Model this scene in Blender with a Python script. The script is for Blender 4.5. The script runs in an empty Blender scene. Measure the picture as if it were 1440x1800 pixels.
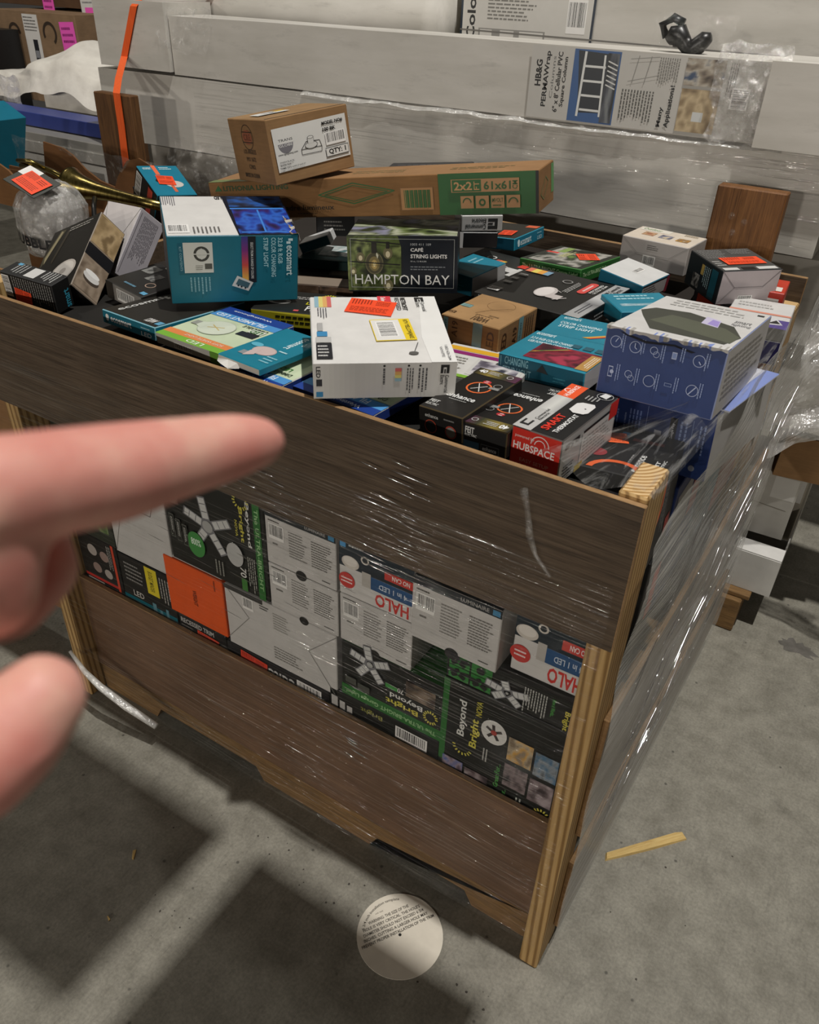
import bpy, bmesh, math, random
from mathutils import Vector, Matrix, noise
random.seed(7)
S = bpy.context.scene
COL = S.collection

# ------------------------------------------------------------------ camera, world, lamps, exposure
cd = bpy.data.cameras.new('camera'); cam = bpy.data.objects.new('camera', cd); COL.objects.link(cam)
cam.matrix_world = Matrix(((0.84670, -0.32017, 0.42496, 0.16864),
                           (0.53090, 0.45537, -0.71469, -0.84778),
                           (0.03531, 0.83074, 0.55554, 1.62),
                           (0, 0, 0, 1)))
cd.sensor_fit = 'HORIZONTAL'; cd.sensor_width = 36; cd.lens = 1400.3 / 1440 * 36
cd.clip_start = 0.02; cd.clip_end = 60
cd.dof.use_dof = True; cd.dof.focus_distance = 1.75; cd.dof.aperture_fstop = 15
S.camera = cam
S.view_settings.view_transform = 'Standard'; S.view_settings.look = 'None'
S.view_settings.gamma = 1; S.view_settings.use_curve_mapping = False
S.view_settings.exposure = 0.0

W = bpy.data.worlds.new('warehouse_air'); S.world = W; W.use_nodes = True
W.node_tree.nodes['Background'].inputs[0].default_value = (1.0, 0.93, 0.84, 1)
W.node_tree.nodes['Background'].inputs[1].default_value = 0.04

def lamp(name, loc, target, power, size, size_y=None, col=(1, .94, .85)):
    d = bpy.data.lights.new(name, 'AREA'); d.energy = power; d.color = col
    d.shape = 'RECTANGLE'; d.size = size; d.size_y = size_y or size
    o = bpy.data.objects.new(name, d); COL.objects.link(o); o.location = loc
    o.rotation_euler = (Vector(target) - Vector(loc)).to_track_quat('-Z', 'Y').to_euler()
    return o
lamp('high_bay_lamp', (0.95, 0.06, 7.0), (0.3, 0.06, 0), 350, 0.12, 0.10, (1, .97, .925))
for x in (-7.0, -1.5, 4.0):                       # next row of lamps, far down the hall behind the camera
    lamp('high_bay_lamp', (x, -15.0, 3.7), (-0.6, 0.0, 0.6), 290, 0.8, 0.4, (1, .93, .84))
lamp('high_bay_lamp', (-5.0, 1.5, 7.0), (-3.6, 2.0, 0), 60, 0.4, 0.4)

# ------------------------------------------------------------------ colours and materials
def lin(h, k=1.0):
    h = h.lstrip('#')
    c = [int(h[i:i+2], 16) / 255 for i in (0, 2, 4)]
    return tuple((x / 12.92 if x <= .04045 else ((x + .055) / 1.055) ** 2.4) * k for x in c) + (1.0,)

class NT:
    def __init__(s, name):
        s.m = bpy.data.materials.new(name); s.m.use_nodes = True
        s.t = s.m.node_tree; s.n = s.t.nodes; s.b = s.n['Principled BSDF']; s.o = s.n['Material Output']
    def add(s, typ, **kw):
        x = s.n.new(typ)
        for k, v in kw.items(): setattr(x, k, v)
        return x
    def link(s, a, b): s.t.links.new(a, b)
    def coords(s, scale=(1, 1, 1), rot=(0, 0, 0), which='Object'):
        tc = s.add('ShaderNodeTexCoord'); mp = s.add('ShaderNodeMapping')
        mp.inputs['Scale'].default_value = scale; mp.inputs['Rotation'].default_value = rot
        s.link(tc.outputs[which], mp.inputs[0]); return mp.outputs[0]
    def noise(s, vec, scale, detail=4, rough=.55, dist=0):
        x = s.add('ShaderNodeTexNoise'); x.inputs['Scale'].default_value = scale
        x.inputs['Detail'].default_value = detail; x.inputs['Roughness'].default_value = rough
        x.inputs['Distortion'].default_value = dist
        if vec is not None: s.link(vec, x.inputs['Vector'])
        return x.outputs[0]
    def ramp(s, fac, stops):
        x = s.add('ShaderNodeValToRGB'); e = x.color_ramp.elements
        while len(e) < len(stops): e.new(0.5)
        for el, (p, c) in zip(e, stops): el.position = p; el.color = c if len(c) == 4 else tuple(c) + (1,)
        s.link(fac, x.inputs[0]); return x.outputs[0]
    def mix(s, fac, a, b, mode='MIX'):
        x = s.add('ShaderNodeMix', data_type='RGBA', blend_type=mode)
        for v, i in ((fac, 0), (a, 6), (b, 7)):
            if hasattr(v, 'links'): s.link(v, x.inputs[i])
            else: x.inputs[i].default_value = v
        return x.outputs[2]
    def bump(s, h, strength=.3, dist=.002):
        x = s.add('ShaderNodeBump'); x.inputs['Strength'].default_value = strength
        x.inputs['Distance'].default_value = dist; s.link(h, x.inputs['Height'])
        s.link(x.outputs[0], s.b.inputs['Normal']); return x.outputs[0]
    def set(s, base=None, rough=None, spec=None, metal=None):
        if base is not None:
            if hasattr(base, 'links'): s.link(base, s.b.inputs['Base Color'])
            else: s.b.inputs['Base Color'].default_value = base
        if rough is not None: s.b.inputs['Roughness'].default_value = rough
        if spec is not None: s.b.inputs['Specular IOR Level'].default_value = spec
        if metal is not None: s.b.inputs['Metallic'].default_value = metal
        return s.m
G = lambda v: (v, v, v, 1)

def attr_mat(name, rough, spec, wear=.12, nscale=30):
    t = NT(name); a = t.add('ShaderNodeAttribute', attribute_name='Col')
    v = t.coords(); n = t.noise(v, nscale, 5)
    w = t.ramp(n, [(.3, G(1 - wear)), (.7, G(1.0))])
    return t.set(t.mix(1.0, a.outputs['Color'], w, 'MULTIPLY'), rough, spec)
M = {}
M['carton'] = attr_mat('coated_carton', .42, .45, .10)
M['print'] = attr_mat('printed_ink', .40, .45, .05)
M['matte'] = attr_mat('matte_paper', .75, .25, .14, 18)
M['sticker'] = attr_mat('sticker_paper', .5, .35, .05)

t = NT('kraft_board'); v = t.coords((3, 3, 40)); a = t.add('ShaderNodeAttribute', attribute_name='Col')
n = t.noise(v, 6, 5); n2 = t.noise(t.coords(), 14, 4)
c = t.mix(1.0, a.outputs['Color'], t.ramp(n, [(.3, G(.88)), (.7, G(1.03))]), 'MULTIPLY')
c = t.mix(1.0, c, t.ramp(n2, [(.35, G(.86)), (.65, G(1.04))]), 'MULTIPLY')
t.bump(n, .12, .001); M['kraft'] = t.set(c, .8, .2)

def wood(name, c0, c1, c2, axis=0, stretch=14, scale=9, rough=.5, rings=False, bump=.15, blotch=.75):
    t = NT(name); sc = [stretch, stretch, stretch]; sc[axis] = 1.0
    v = t.coords(tuple(sc)); n = t.noise(v, scale, 7, .62, .6)
    sc2 = [stretch * 4, stretch * 4, stretch * 4]; sc2[axis] = 1.5
    f = t.noise(t.coords(tuple(sc2)), scale * 1.6, 5, .7)
    c = t.ramp(n, [(.30, lin(c0)), (.5, lin(c1)), (.72, lin(c2))])
    c = t.mix(.55, c, t.ramp(f, [(.32, lin(c0)), (.62, lin(c2))]), 'MIX')
    b = t.noise(t.coords(), 5, 3); c = t.mix(1.0, c, t.ramp(b, [(.3, G(blotch)), (.7, G(1.08))]), 'MULTIPLY')
    t.bump(f, bump, .002); return t.set(c, rough, .35)
M['plank_top'] = wood('dark_plank_face', '#30261e', '#564637', '#70604f', 0, 16, 5, .48)
M['plank_low'] = wood('brown_plank_face', '#4a3526', '#6b4f3b', '#856750', 0, 16, 5, .45)
M['panel_side'] = wood('grey_panel_face', '#6d5f52', '#8a7c6e', '#a39686', 1, 10, 5, .5)
M['fibre_edge'] = wood('fibreboard_edge', '#7a5a38', '#98764e', '#ab8a62', 0, 3, 20, .8)
M['pallet'] = wood('pallet_timber', '#4a3722', '#765936', '#957347', 0, 10, 8, .75)
M['dark_timber'] = wood('stained_timber', '#2c190c', '#5a3a1d', '#7d5731', 2, 14, 6, .6)
M['brown_timber'] = wood('brown_timber', '#4a2c14', '#71482270'[:7], '#8d6136', 2, 12, 6, .6)
M['sliver'] = wood('pine_sliver', '#b08a4a', '#cfae6c', '#dcc284', 0, 10, 12, .75)

# pine posts: growth-ring bands along the height
t = NT('pine_post'); v = t.coords((1, 1, .03)); w = t.add('ShaderNodeTexWave'); w.wave_type = 'BANDS'; w.bands_direction = 'DIAGONAL'
t.link(v, w.inputs['Vector']); w.inputs['Scale'].default_value = 44; w.inputs['Distortion'].default_value = 1.4
w.inputs['Detail'].default_value = 2; w.inputs['Detail Scale'].default_value = 1.5
n = t.noise(t.coords((30, 30, 1.5)), 8, 5)
c = t.ramp(w.outputs[1], [(.25, lin('#bf9d69')), (.6, lin('#b08c58')), (.9, lin('#8a693d'))])
c = t.mix(1.0, c, t.ramp(n, [(.3, G(.82)), (.7, G(1.05))]), 'MULTIPLY'); t.bump(n, .15, .001)
M['pine'] = t.set(c, .65, .3)
t = NT('pine_end_grain'); v = t.coords((1, 1, 1)); w = t.add('ShaderNodeTexWave'); w.wave_type = 'RINGS'; w.rings_direction = 'SPHERICAL'
mp = t.add('ShaderNodeMapping'); t.link(v, mp.inputs[0]); mp.inputs['Location'].default_value = (.06, -.10, -1.10)
t.link(mp.outputs[0], w.inputs['Vector']); w.inputs['Scale'].default_value = 42; w.inputs['Distortion'].default_value = .6
c = t.ramp(w.outputs[1], [(.2, lin('#d8b98a')), (.6, lin('#c9a56e')), (.9, lin('#a37c48'))]); M['pine_end'] = t.set(c, .75, .25)

# concrete floor
t = NT('concrete'); v = t.coords()
n1 = t.noise(v, 1.6, 6, .6); n2 = t.noise(v, 14, 6, .65); n3 = t.noise(v, 160, 3, .6); n4 = t.noise(v, 5.5, 8, .7, .8)
c = t.ramp(n2, [(.25, lin('#736f63')), (.5, lin('#8a867a')), (.75, lin('#9c988b'))])
c = t.mix(1.0, c, t.ramp(n1, [(.3, G(.86)), (.7, G(1.06))]), 'MULTIPLY')
c = t.mix(1.0, c, t.ramp(n3, [(.3, G(.78)), (.7, G(1.1))]), 'MULTIPLY')
c = t.mix(1.0, c, t.ramp(n4, [(.26, G(.72)), (.40, G(1.0))]), 'MULTIPLY')
n5 = t.noise(t.coords((9, 1.2, 1), (0, 0, .7)), 18, 5, .7); c = t.mix(1.0, c, t.ramp(n5, [(.30, G(.80)), (.46, G(1.0))]), 'MULTIPLY')
vo = t.add('ShaderNodeTexVoronoi'); vo.inputs['Scale'].default_value = 16; t.link(v, vo.inputs['Vector'])
c = t.mix(1.0, c, t.ramp(vo.outputs['Distance'], [(.035, G(.42)), (.075, G(1.0))]), 'MULTIPLY')
t.bump(n3, .12, .001); M['floor'] = t.set(c, .62, .4)
t = NT('floor_stain'); n = t.noise(t.coords(), 30, 4); M['stain'] = t.set(t.ramp(n, [(.3, lin('#55524c')), (.7, lin('#6d6963'))]), .7, .3)

def film(name, clear, streaks, rot, scale, tint='#e8e6e0', rough=.12, bump=.5, thr=(.52, .72), diff=.35, bscale=26):
    t = NT(name); n = t.n
    tr = t.add('ShaderNodeBsdfTransparent'); gl = t.add('ShaderNodeBsdfGlossy'); gl.inputs['Roughness'].default_value = rough
    df = t.add('ShaderNodeBsdfDiffuse'); df.inputs['Color'].default_value = lin(tint)
    gl.inputs['Color'].default_value = (.95, .95, .95, 1)
    v = t.coords(scale, rot); s1 = t.noise(v, 9, 5, .6); s2 = t.noise(v, bscale, 3, .5)
    big = t.noise(t.coords(), 3.2, 3)
    bp = t.add('ShaderNodeBump'); bp.inputs['Strength'].default_value = bump; bp.inputs['Distance'].default_value = .006
    t.link(s2, bp.inputs['Height']); t.link(bp.outputs[0], gl.inputs['Normal'])
    mk = t.ramp(s1, [(thr[0], G(0)), (thr[1], G(1))])
    mb = t.ramp(big, [(.35, G(.25)), (.65, G(1))])
    mul = t.add('ShaderNodeMath', operation='MULTIPLY'); t.link(mk, mul.inputs[0]); t.link(mb, mul.inputs[1])
    sc = t.add('ShaderNodeMath', operation='MULTIPLY_ADD'); t.link(mul.outputs[0], sc.inputs[0])
    sc.inputs[1].default_value = streaks; sc.inputs[2].default_value = clear; sc.use_clamp = True
    gd = t.add('ShaderNodeMixShader'); gd.inputs[0].default_value = diff
    t.link(gl.outputs[0], gd.inputs[1]); t.link(df.outputs[0], gd.inputs[2])
    mx = t.add('ShaderNodeMixShader'); t.link(sc.outputs[0], mx.inputs[0]); t.link(tr.outputs[0], mx.inputs[1]); t.link(gd.outputs[0], mx.inputs[2])
    t.link(mx.outputs[0], t.o.inputs['Surface']); return t.m
M['film_front'] = film('stretch_film_front', .02, .26, (0, .05, 0), (.30, 1, 30), diff=.08, bump=1.0, rough=.07, thr=(.53, .63), bscale=7)
M['film_side'] = film('stretch_film_side', .36, .6, (.62, 0, 0), (1, .6, 34), diff=.55, bump=1.0, rough=.10, thr=(.46, .58), bscale=9)
M['film_top'] = film('stretch_film_fan', .05, .42, (.5, 0, 0), (1, 1.2, 26), diff=.4, bump=.8, rough=.14, thr=(.5, .64))
M['film_loose'] = film('loose_plastic', .07, .40, (.3, .5, .2), (5, 5, 5), diff=.35, bump=1.0, rough=.12, thr=(.52, .7))
M['film_white'] = film('cloudy_plastic', .5, .4, (.3, .5, .2), (4, 4, 4), diff=.6, bump=1.0, rough=.18, thr=(.42, .7))
M['bag'] = film('clear_bag_film', .03, .22, (.3, .5, .2), (6, 6, 6), diff=.15, bump=1.0, rough=.10, thr=(.54, .7))
M['bubble'] = film('bubble_wrap', .25, .45, (0, 0, 0), (7, 7, 7), diff=.45, bump=1.0, rough=.12, thr=(.45, .6))

t = NT('film_ridge'); tr = t.add('ShaderNodeBsdfTransparent'); gl = t.add('ShaderNodeBsdfGlossy'); gl.inputs['Roughness'].default_value = .09
mx = t.add('ShaderNodeMixShader'); mx.inputs[0].default_value = .6; t.link(tr.outputs[0], mx.inputs[1]); t.link(gl.outputs[0], mx.inputs[2]); t.link(mx.outputs[0], t.o.inputs['Surface'])
M['film_ridge'] = t.m
t = NT('brass'); n = t.noise(t.coords((3, 30, 30)), 6, 3)
M['brass'] = t.set(t.ramp(n, [(.3, lin('#6d6032')), (.7, lin('#a4935a'))]), .28, .5, 1.0)
t = NT('black_plastic'); M['black_plastic'] = t.set(lin('#171717'), .35, .5)
t = NT('strap_web'); n = t.noise(t.coords((60, 60, 3)), 8, 2); M['strap'] = t.set(t.ramp(n, [(.3, lin('#d9531f')), (.7, lin('#f0692c'))]), .6, .3)
t = NT('white_foam'); n = t.noise(t.coords(), 12, 5); t.bump(n, .4, .01); M['foam'] = t.set(t.ramp(n, [(.3, lin('#cfcac0')), (.7, lin('#e6e2d8'))]), .7, .3)
t = NT('white_long_carton'); v = t.coords((.6, 3, 3)); n = t.noise(v, 5, 6, .6); n2 = t.noise(t.coords((2, 9, 9)), 3, 7, .7)
c = t.ramp(n, [(.3, lin('#b9b5ac')), (.7, lin('#cdc9c1'))]); c = t.mix(1.0, c, t.ramp(n2, [(.28, G(.8)), (.44, G(1))]), 'MULTIPLY')
t.bump(n, .1, .004); M['white_long'] = t.set(c, .6, .35)
t = NT('skin'); n = t.noise(t.coords(), 45, 4); n2 = t.noise(t.coords(), 160, 3)
c = t.ramp(n, [(.32, lin('#cb8074')), (.5, lin('#d59688')), (.68, lin('#dcaa98'))]); t.bump(n2, .12, .001)
t.b.inputs['Subsurface Weight'].default_value = .15; t.b.inputs['Subsurface Radius'].default_value = (.008, .003, .0015)
M['skin'] = t.set(c, .5, .4)
t = NT('nail'); M['nail'] = t.set(lin('#dfae9f'), .3, .5)
t = NT('steel_grey'); M['steel'] = t.set(lin('#6e6e6c'), .6, .4)

# ------------------------------------------------------------------ mesh helpers
def setcol(me, cols):
    """cols: one rgba per face"""
    at = me.color_attributes.new('Col', 'BYTE_COLOR', 'CORNER')
    buf = []
    sr = lambda c: [(x * 12.92 if x <= .0031308 else 1.055 * x ** (1 / 2.4) - .055) for x in c[:3]] + [1.0]
    for p, c in zip(me.polygons, cols):
        if isinstance(c, list):
            for q in c: buf += sr(q)
        else: buf += sr(c) * p.loop_total
    at.data.foreach_set('color_srgb', buf)

def link(name, me, mat, parent=None, kind=None):
    o = bpy.data.objects.new(name, me); COL.objects.link(o)
    if mat is not None and not me.materials: me.materials.append(M[mat] if isinstance(mat, str) else mat)
    if parent is not None: o.parent = parent
    if kind: o['kind'] = kind
    return o
def tag(o, label, cat, group=None):
    o['label'] = label; o['category'] = cat
    if group: o['group'] = group
    return o
def empty(name, loc, label=None, cat=None, group=None):
    o = bpy.data.objects.new(name, None); COL.objects.link(o); o.location = loc; o.empty_display_size = .05
    if label: tag(o, label, cat, group)
    return o
def pydata(name, v, f):
    me = bpy.data.meshes.new(name); me.from_pydata(v, [], f); me.update(); return me
def bevbox(x0, y0, z0, x1, y1, z1, b=.0015):
    """chamfered box -> verts, faces(6 main first, F B R L T D, then chamfers)"""
    b = min(b, (x1 - x0) * .3, (y1 - y0) * .3, (z1 - z0) * .3)
    V = []; idx = {}
    lo = (x0, y0, z0); hi = (x1, y1, z1)
    for i in (0, 1):
        for j in (0, 1):
            for k in (0, 1):
                for ax in range(3):
                    p = []
                    for a, s in enumerate((i, j, k)):
                        e = hi[a] if s else lo[a]
                        if a != ax: e += -b if s else b
                        p.append(e)
                    idx[(i, j, k, ax)] = len(V); V.append(tuple(p))
    q = lambda *l: [idx[x] for x in l]
    F = [q((0,0,0,1),(1,0,0,1),(1,0,1,1),(0,0,1,1)), q((1,1,0,1),(0,1,0,1),(0,1,1,1),(1,1,1,1)),
         q((1,0,0,0),(1,1,0,0),(1,1,1,0),(1,0,1,0)), q((0,1,0,0),(0,0,0,0),(0,0,1,0),(0,1,1,0)),
         q((0,0,1,2),(1,0,1,2),(1,1,1,2),(0,1,1,2)), q((0,1,0,2),(1,1,0,2),(1,0,0,2),(0,0,0,2))]
    for a, s in ((0, 1), (0, 2), (1, 2)):
        c = 3 - a - s
        for i in (0, 1):
            for j in (0, 1):
                def key(ii, jj, kk, ax):
                    r = [0, 0, 0]; r[a] = ii; r[s] = jj; r[c] = kk; return (*r, ax)
                F.append([idx[key(i, j, 0, a)], idx[key(i, j, 1, a)], idx[key(i, j, 1, s)], idx[key(i, j, 0, s)]])
    for i in (0, 1):
        for j in (0, 1):
            for k in (0, 1): F.append([idx[(i, j, k, 0)], idx[(i, j, k, 1)], idx[(i, j, k, 2)]])
    ctr = Vector(((x0+x1)/2, (y0+y1)/2, (z0+z1)/2)); out = []
    for f in F:
        p = [Vector(V[i]) for i in f]; n = (p[1] - p[0]).cross(p[2] - p[0])
        if n.dot(sum(p, Vector()) / len(p) - ctr) < 0: f = f[::-1]
        out.append(f)
    return V, out
def slab(name, x0, y0, z0, x1, y1, z1, mat, parent=None, b=.002, kind=None):
    V, F = bevbox(x0, y0, z0, x1, y1, z1, b); return link(name, pydata(name, V, F), mat, parent, kind)
def pose(o, pos, yaw=0, tilt=(0, 0)):
    tx, ty = math.radians(tilt[0]), math.radians(tilt[1]); r = Vector((tx, ty, 0)); a = r.length
    Rm = Matrix.Rotation(math.radians(yaw), 4, 'Z') @ (Matrix.Rotation(a, 4, r.normalized()) if a > 1e-6 else Matrix())
    o.matrix_world = Matrix.Translation(Vector(pos)) @ Rm; return o
def tube(pts, rad, seg=10, cap=True):
    """swept round tube through points -> verts, faces"""
    V, F = [], []; pts = [Vector(p) for p in pts]; up = Vector((0.3, 0.2, 1)).normalized()
    for i, p in enumerate(pts):
        d = (pts[min(i + 1, len(pts) - 1)] - pts[max(i - 1, 0)]).normalized()
        a = d.cross(up)
        if a.length < .1: a = d.cross(Vector((1, 0, 0)))
        a.normalize(); b = d.cross(a); r = rad[i] if hasattr(rad, '__len__') else rad
        for k in range(seg):
            t = 2 * math.pi * k / seg; V.append(tuple(p + a * r * math.cos(t) + b * r * math.sin(t)))
    for i in range(len(pts) - 1):
        for k in range(seg):
            F.append([i*seg+k, i*seg+(k+1) % seg, (i+1)*seg+(k+1) % seg, (i+1)*seg+k])
    if cap: F.append(list(range(seg))[::-1]); F.append([(len(pts)-1)*seg+k for k in range(seg)])
    return V, F
def smooth(o):
    for p in o.data.polygons: p.use_smooth = True
    return o

# ------------------------------------------------------------------ print DSL: flat ink on a face, in 0..1 face coordinates
_txt = {}
def glyphs(s, bold):
    k = (s, bold)
    if k not in _txt:
        c = bpy.data.curves.new('t', 'FONT'); c.body = s; c.resolution_u = 2; c.offset = .022 * bold; c.fill_mode = 'FRONT'
        o = bpy.data.objects.new('t', c); COL.objects.link(o)
        me = bpy.data.meshes.new_from_object(o)
        v = [(p.co.x, p.co.y) for p in me.vertices]; f = [list(p.vertices) for p in me.polygons]
        bpy.data.objects.remove(o); bpy.data.curves.remove(c); bpy.data.meshes.remove(me)
        if v:
            x0 = min(a for a, _ in v); x1 = max(a for a, _ in v); y0 = min(b for _, b in v); y1 = max(b for _, b in v)
            v = [((a - x0) / max(x1 - x0, 1e-6), (b - y0) / max(y1 - y0, 1e-6)) for a, b in v]
        _txt[k] = (v, f)
    return _txt[k]
FR = {'F': ((0,0,0),(1,0,0),(0,0,1)), 'B': ((1,1,0),(-1,0,0),(0,0,1)), 'R': ((1,0,0),(0,1,0),(0,0,1)),
      'L': ((0,1,0),(0,-1,0),(0,0,1)), 'T': ((0,0,1),(1,0,0),(0,1,0))}
class Art:
    """items are written for a face seen upright after turning the face by rot (multiples of 90, ccw)"""
    def __init__(s): s.v = []; s.f = []; s.c = []
    def face(s, dims, face, items, rot=0, lift=.0004):
        o, u, w = (Vector(x) for x in FR[face]); D = Vector(dims)
        org = Vector([a * b for a, b in zip(o, D)]); nu = abs(u.dot(D)); nv = abs(w.dot(D)); nrm = u.cross(w)
        if rot in (90, 270): eu, ev = nv, nu
        else: eu, ev = nu, nv
        def put(p, lay):
            a, b = p
            if rot == 90: a, b = 1 - b, a
            elif rot == 180: a, b = 1 - a, 1 - b
            elif rot == 270: a, b = b, 1 - a
            return tuple(org + u * (a * nu) + w * (b * nv) + nrm * (lift + lay * .00007))
        for i, it in enumerate(items):
            for j2, (V, F, C) in enumerate(s.shape(it, eu, ev)):
                n = len(s.v); s.v += [put(p, i + j2 * .5) for p in V]
                for k, f in enumerate(F):
                    s.f.append([n + j for j in f]); s.c.append(C if not isinstance(C, list) else C[k])
    def shape(s, it, eu, ev):
        k, a = it[0], it[1:]
        quad = lambda u0, v0, u1, v1: [(u0, v0), (u1, v0), (u1, v1), (u0, v1)]
        if k == 'R': yield quad(*a[:4]), [[0, 1, 2, 3]], lin(a[4])
        elif k == 'Y': yield list(a[0]), [list(range(len(a[0])))], lin(a[1])
        elif k == 'T':
            st, u0, v0, u1, v1, c = a[:6]; r = a[6] if len(a) > 6 else 0; b = a[7] if len(a) > 7 else 1
            V, F = glyphs(st, b); out = []
            for x, y in V:
                if r == 90: x, y = 1 - y, x
                elif r == 180: x, y = 1 - x, 1 - y
                elif r == 270: x, y = y, 1 - x
                out.append((u0 + x * (u1 - u0), v0 + y * (v1 - v0)))
            if out: yield out, F, lin(c)
        elif k in 'CO':
            u, v, r = a[:3]; m = min(eu, ev); n = 22; ru, rv = r * m / eu, r * m / ev
            if k == 'C':
                sq = a[4] if len(a) > 4 else 1
                yield [(u + ru * math.cos(t * 2 * math.pi / n), v + rv * sq * math.sin(t * 2 * math.pi / n)) for t in range(n)], [list(range(n))], lin(a[3])
            else:
                w = a[3]; V = []; e = a[5] if len(a) > 5 else 1.0; n2 = int(n * e)
                for t in range(n2 + 1):
                    q = t * 2 * math.pi / n + (a[6] if len(a) > 6 else 0)
                    V += [(u + ru * math.cos(q), v + rv * math.sin(q)), (u + ru * (1 - w) * math.cos(q), v + rv * (1 - w) * math.sin(q))]
                yield V, [[2*t+1, 2*t, 2*t+2, 2*t+3] for t in range(n2)], lin(a[4])
        elif k == 'B':
            u0, v0, u1, v1 = a[:4]; vert = len(a) > 4 and a[4]; V = []; F = []
            yield quad(u0, v0, u1, v1), [[0, 1, 2, 3]], lin('#e9e7e3')
            rr = random.Random(int(u0 * 997 + v0 * 131)); x = .05
            while x < .93:
                w = rr.choice((.012, .02, .035)); n = len(V)
                if vert: V += quad(u0 + .08*(u1-u0), v0 + x*(v1-v0), u1 - .08*(u1-u0), v0 + (x+w)*(v1-v0))
                else: V += quad(u0 + x*(u1-u0), v0 + .2*(v1-v0), u0 + (x+w)*(u1-u0), v1 - .08*(v1-v0))
                F.append([n, n+1, n+2, n+3]); x += w + rr.choice((.015, .022, .035))
            # sits a hair above its white patch
            yield [(p[0], p[1]) for p in V], F, lin('#1c1c1c')
        elif k == 'L':
            u0, v0, u1, v1, n, c = a[:6]; vert = len(a) > 6 and a[6]; V = []; F = []; rr = random.Random(int(u0 * 733 + v1 * 91 + n))
            for i in range(n):
                e = rr.uniform(.72, 1); x = (i + .25) / n; y = (i + .65) / n; p = 0.0
                while p < e:
                    q = min(e, p + rr.uniform(.05, .14)); m = len(V)
                    if vert: V += quad(u0 + x*(u1-u0), v1 - q*(v1-v0), u0 + y*(u1-u0), v1 - p*(v1-v0))
                    else: V += quad(u0 + p*(u1-u0), v1 - y*(v1-v0), u0 + q*(u1-u0), v1 - x*(v1-v0))
                    F.append([m, m+1, m+2, m+3]); p = q + .022
            yield V, F, lin(c)
        elif k == 'P':
            u0, v0, u1, v1, pal, sd = a[:6]; nx, ny = (a[6]*2, a[7]*2) if len(a) > 7 else (24, 18); V = []; F = []; C = []
            pal = [lin(x) for x in pal]
            for j in range(ny + 1):
                for i in range(nx + 1): V.append((u0 + (u1-u0)*i/nx, v0 + (v1-v0)*j/ny))
            for j in range(ny):
                for i in range(nx):
                    cc = []
                    for ii, jj in ((i, j), (i+1, j), (i+1, j+1), (i, j+1)):
                        h = noise.fractal(Vector((ii*2.2/nx + sd*7.1, jj*2.2/ny + sd*3.3, sd)), 1.0, 2.0, 3) * .95 + .5
                        h = min(.999, max(0, h)) * (len(pal) - 1); q = int(h); fr = h - q
                        cc.append(tuple(pal[q][z]*(1-fr) + pal[q+1][z]*fr for z in range(3)) + (1,))
                    F.append([j*(nx+1)+i, j*(nx+1)+i+1, (j+1)*(nx+1)+i+1, (j+1)*(nx+1)+i]); C.append(cc)
            yield V, F, C
        elif k == 'G':
            u0, v0, u1, v1, cs = a[:5]; vert = len(a) > 5 and a[5]; n = 24; V = []; F = []; C = []; cs = [lin(x) for x in cs]
            for i in range(n):
                m = len(V)
                V += quad(u0, v0+(v1-v0)*i/n, u1, v0+(v1-v0)*(i+1)/n) if vert else quad(u0+(u1-u0)*i/n, v0, u0+(u1-u0)*(i+1)/n, v1)
                F.append([m, m+1, m+2, m+3]); h = i/n*(len(cs)-1); q = int(h); fr = h-q
                C.append(tuple(cs[q][z]*(1-fr)+cs[q+1][z]*fr for z in range(3)) + (1,))
            yield V, F, C
        elif k == 'S':
            (u0, v0), (u1, v1), w, c = a; d = Vector(((u1-u0)*eu, (v1-v0)*ev)); d = Vector((-d.y, d.x)).normalized() * w / 2
            du, dv = d.x/eu, d.y/ev
            yield [(u0+du, v0+dv), (u0-du, v0-dv), (u1-du, v1-dv), (u1+du, v1+dv)], [[0, 1, 2, 3]], lin(c)
    def obj(s, name, parent, mat='print'):
        if not s.v: return None
        me = pydata(name, s.v, s.f); setcol(me, s.c); return link(name, me, mat, parent)

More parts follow.
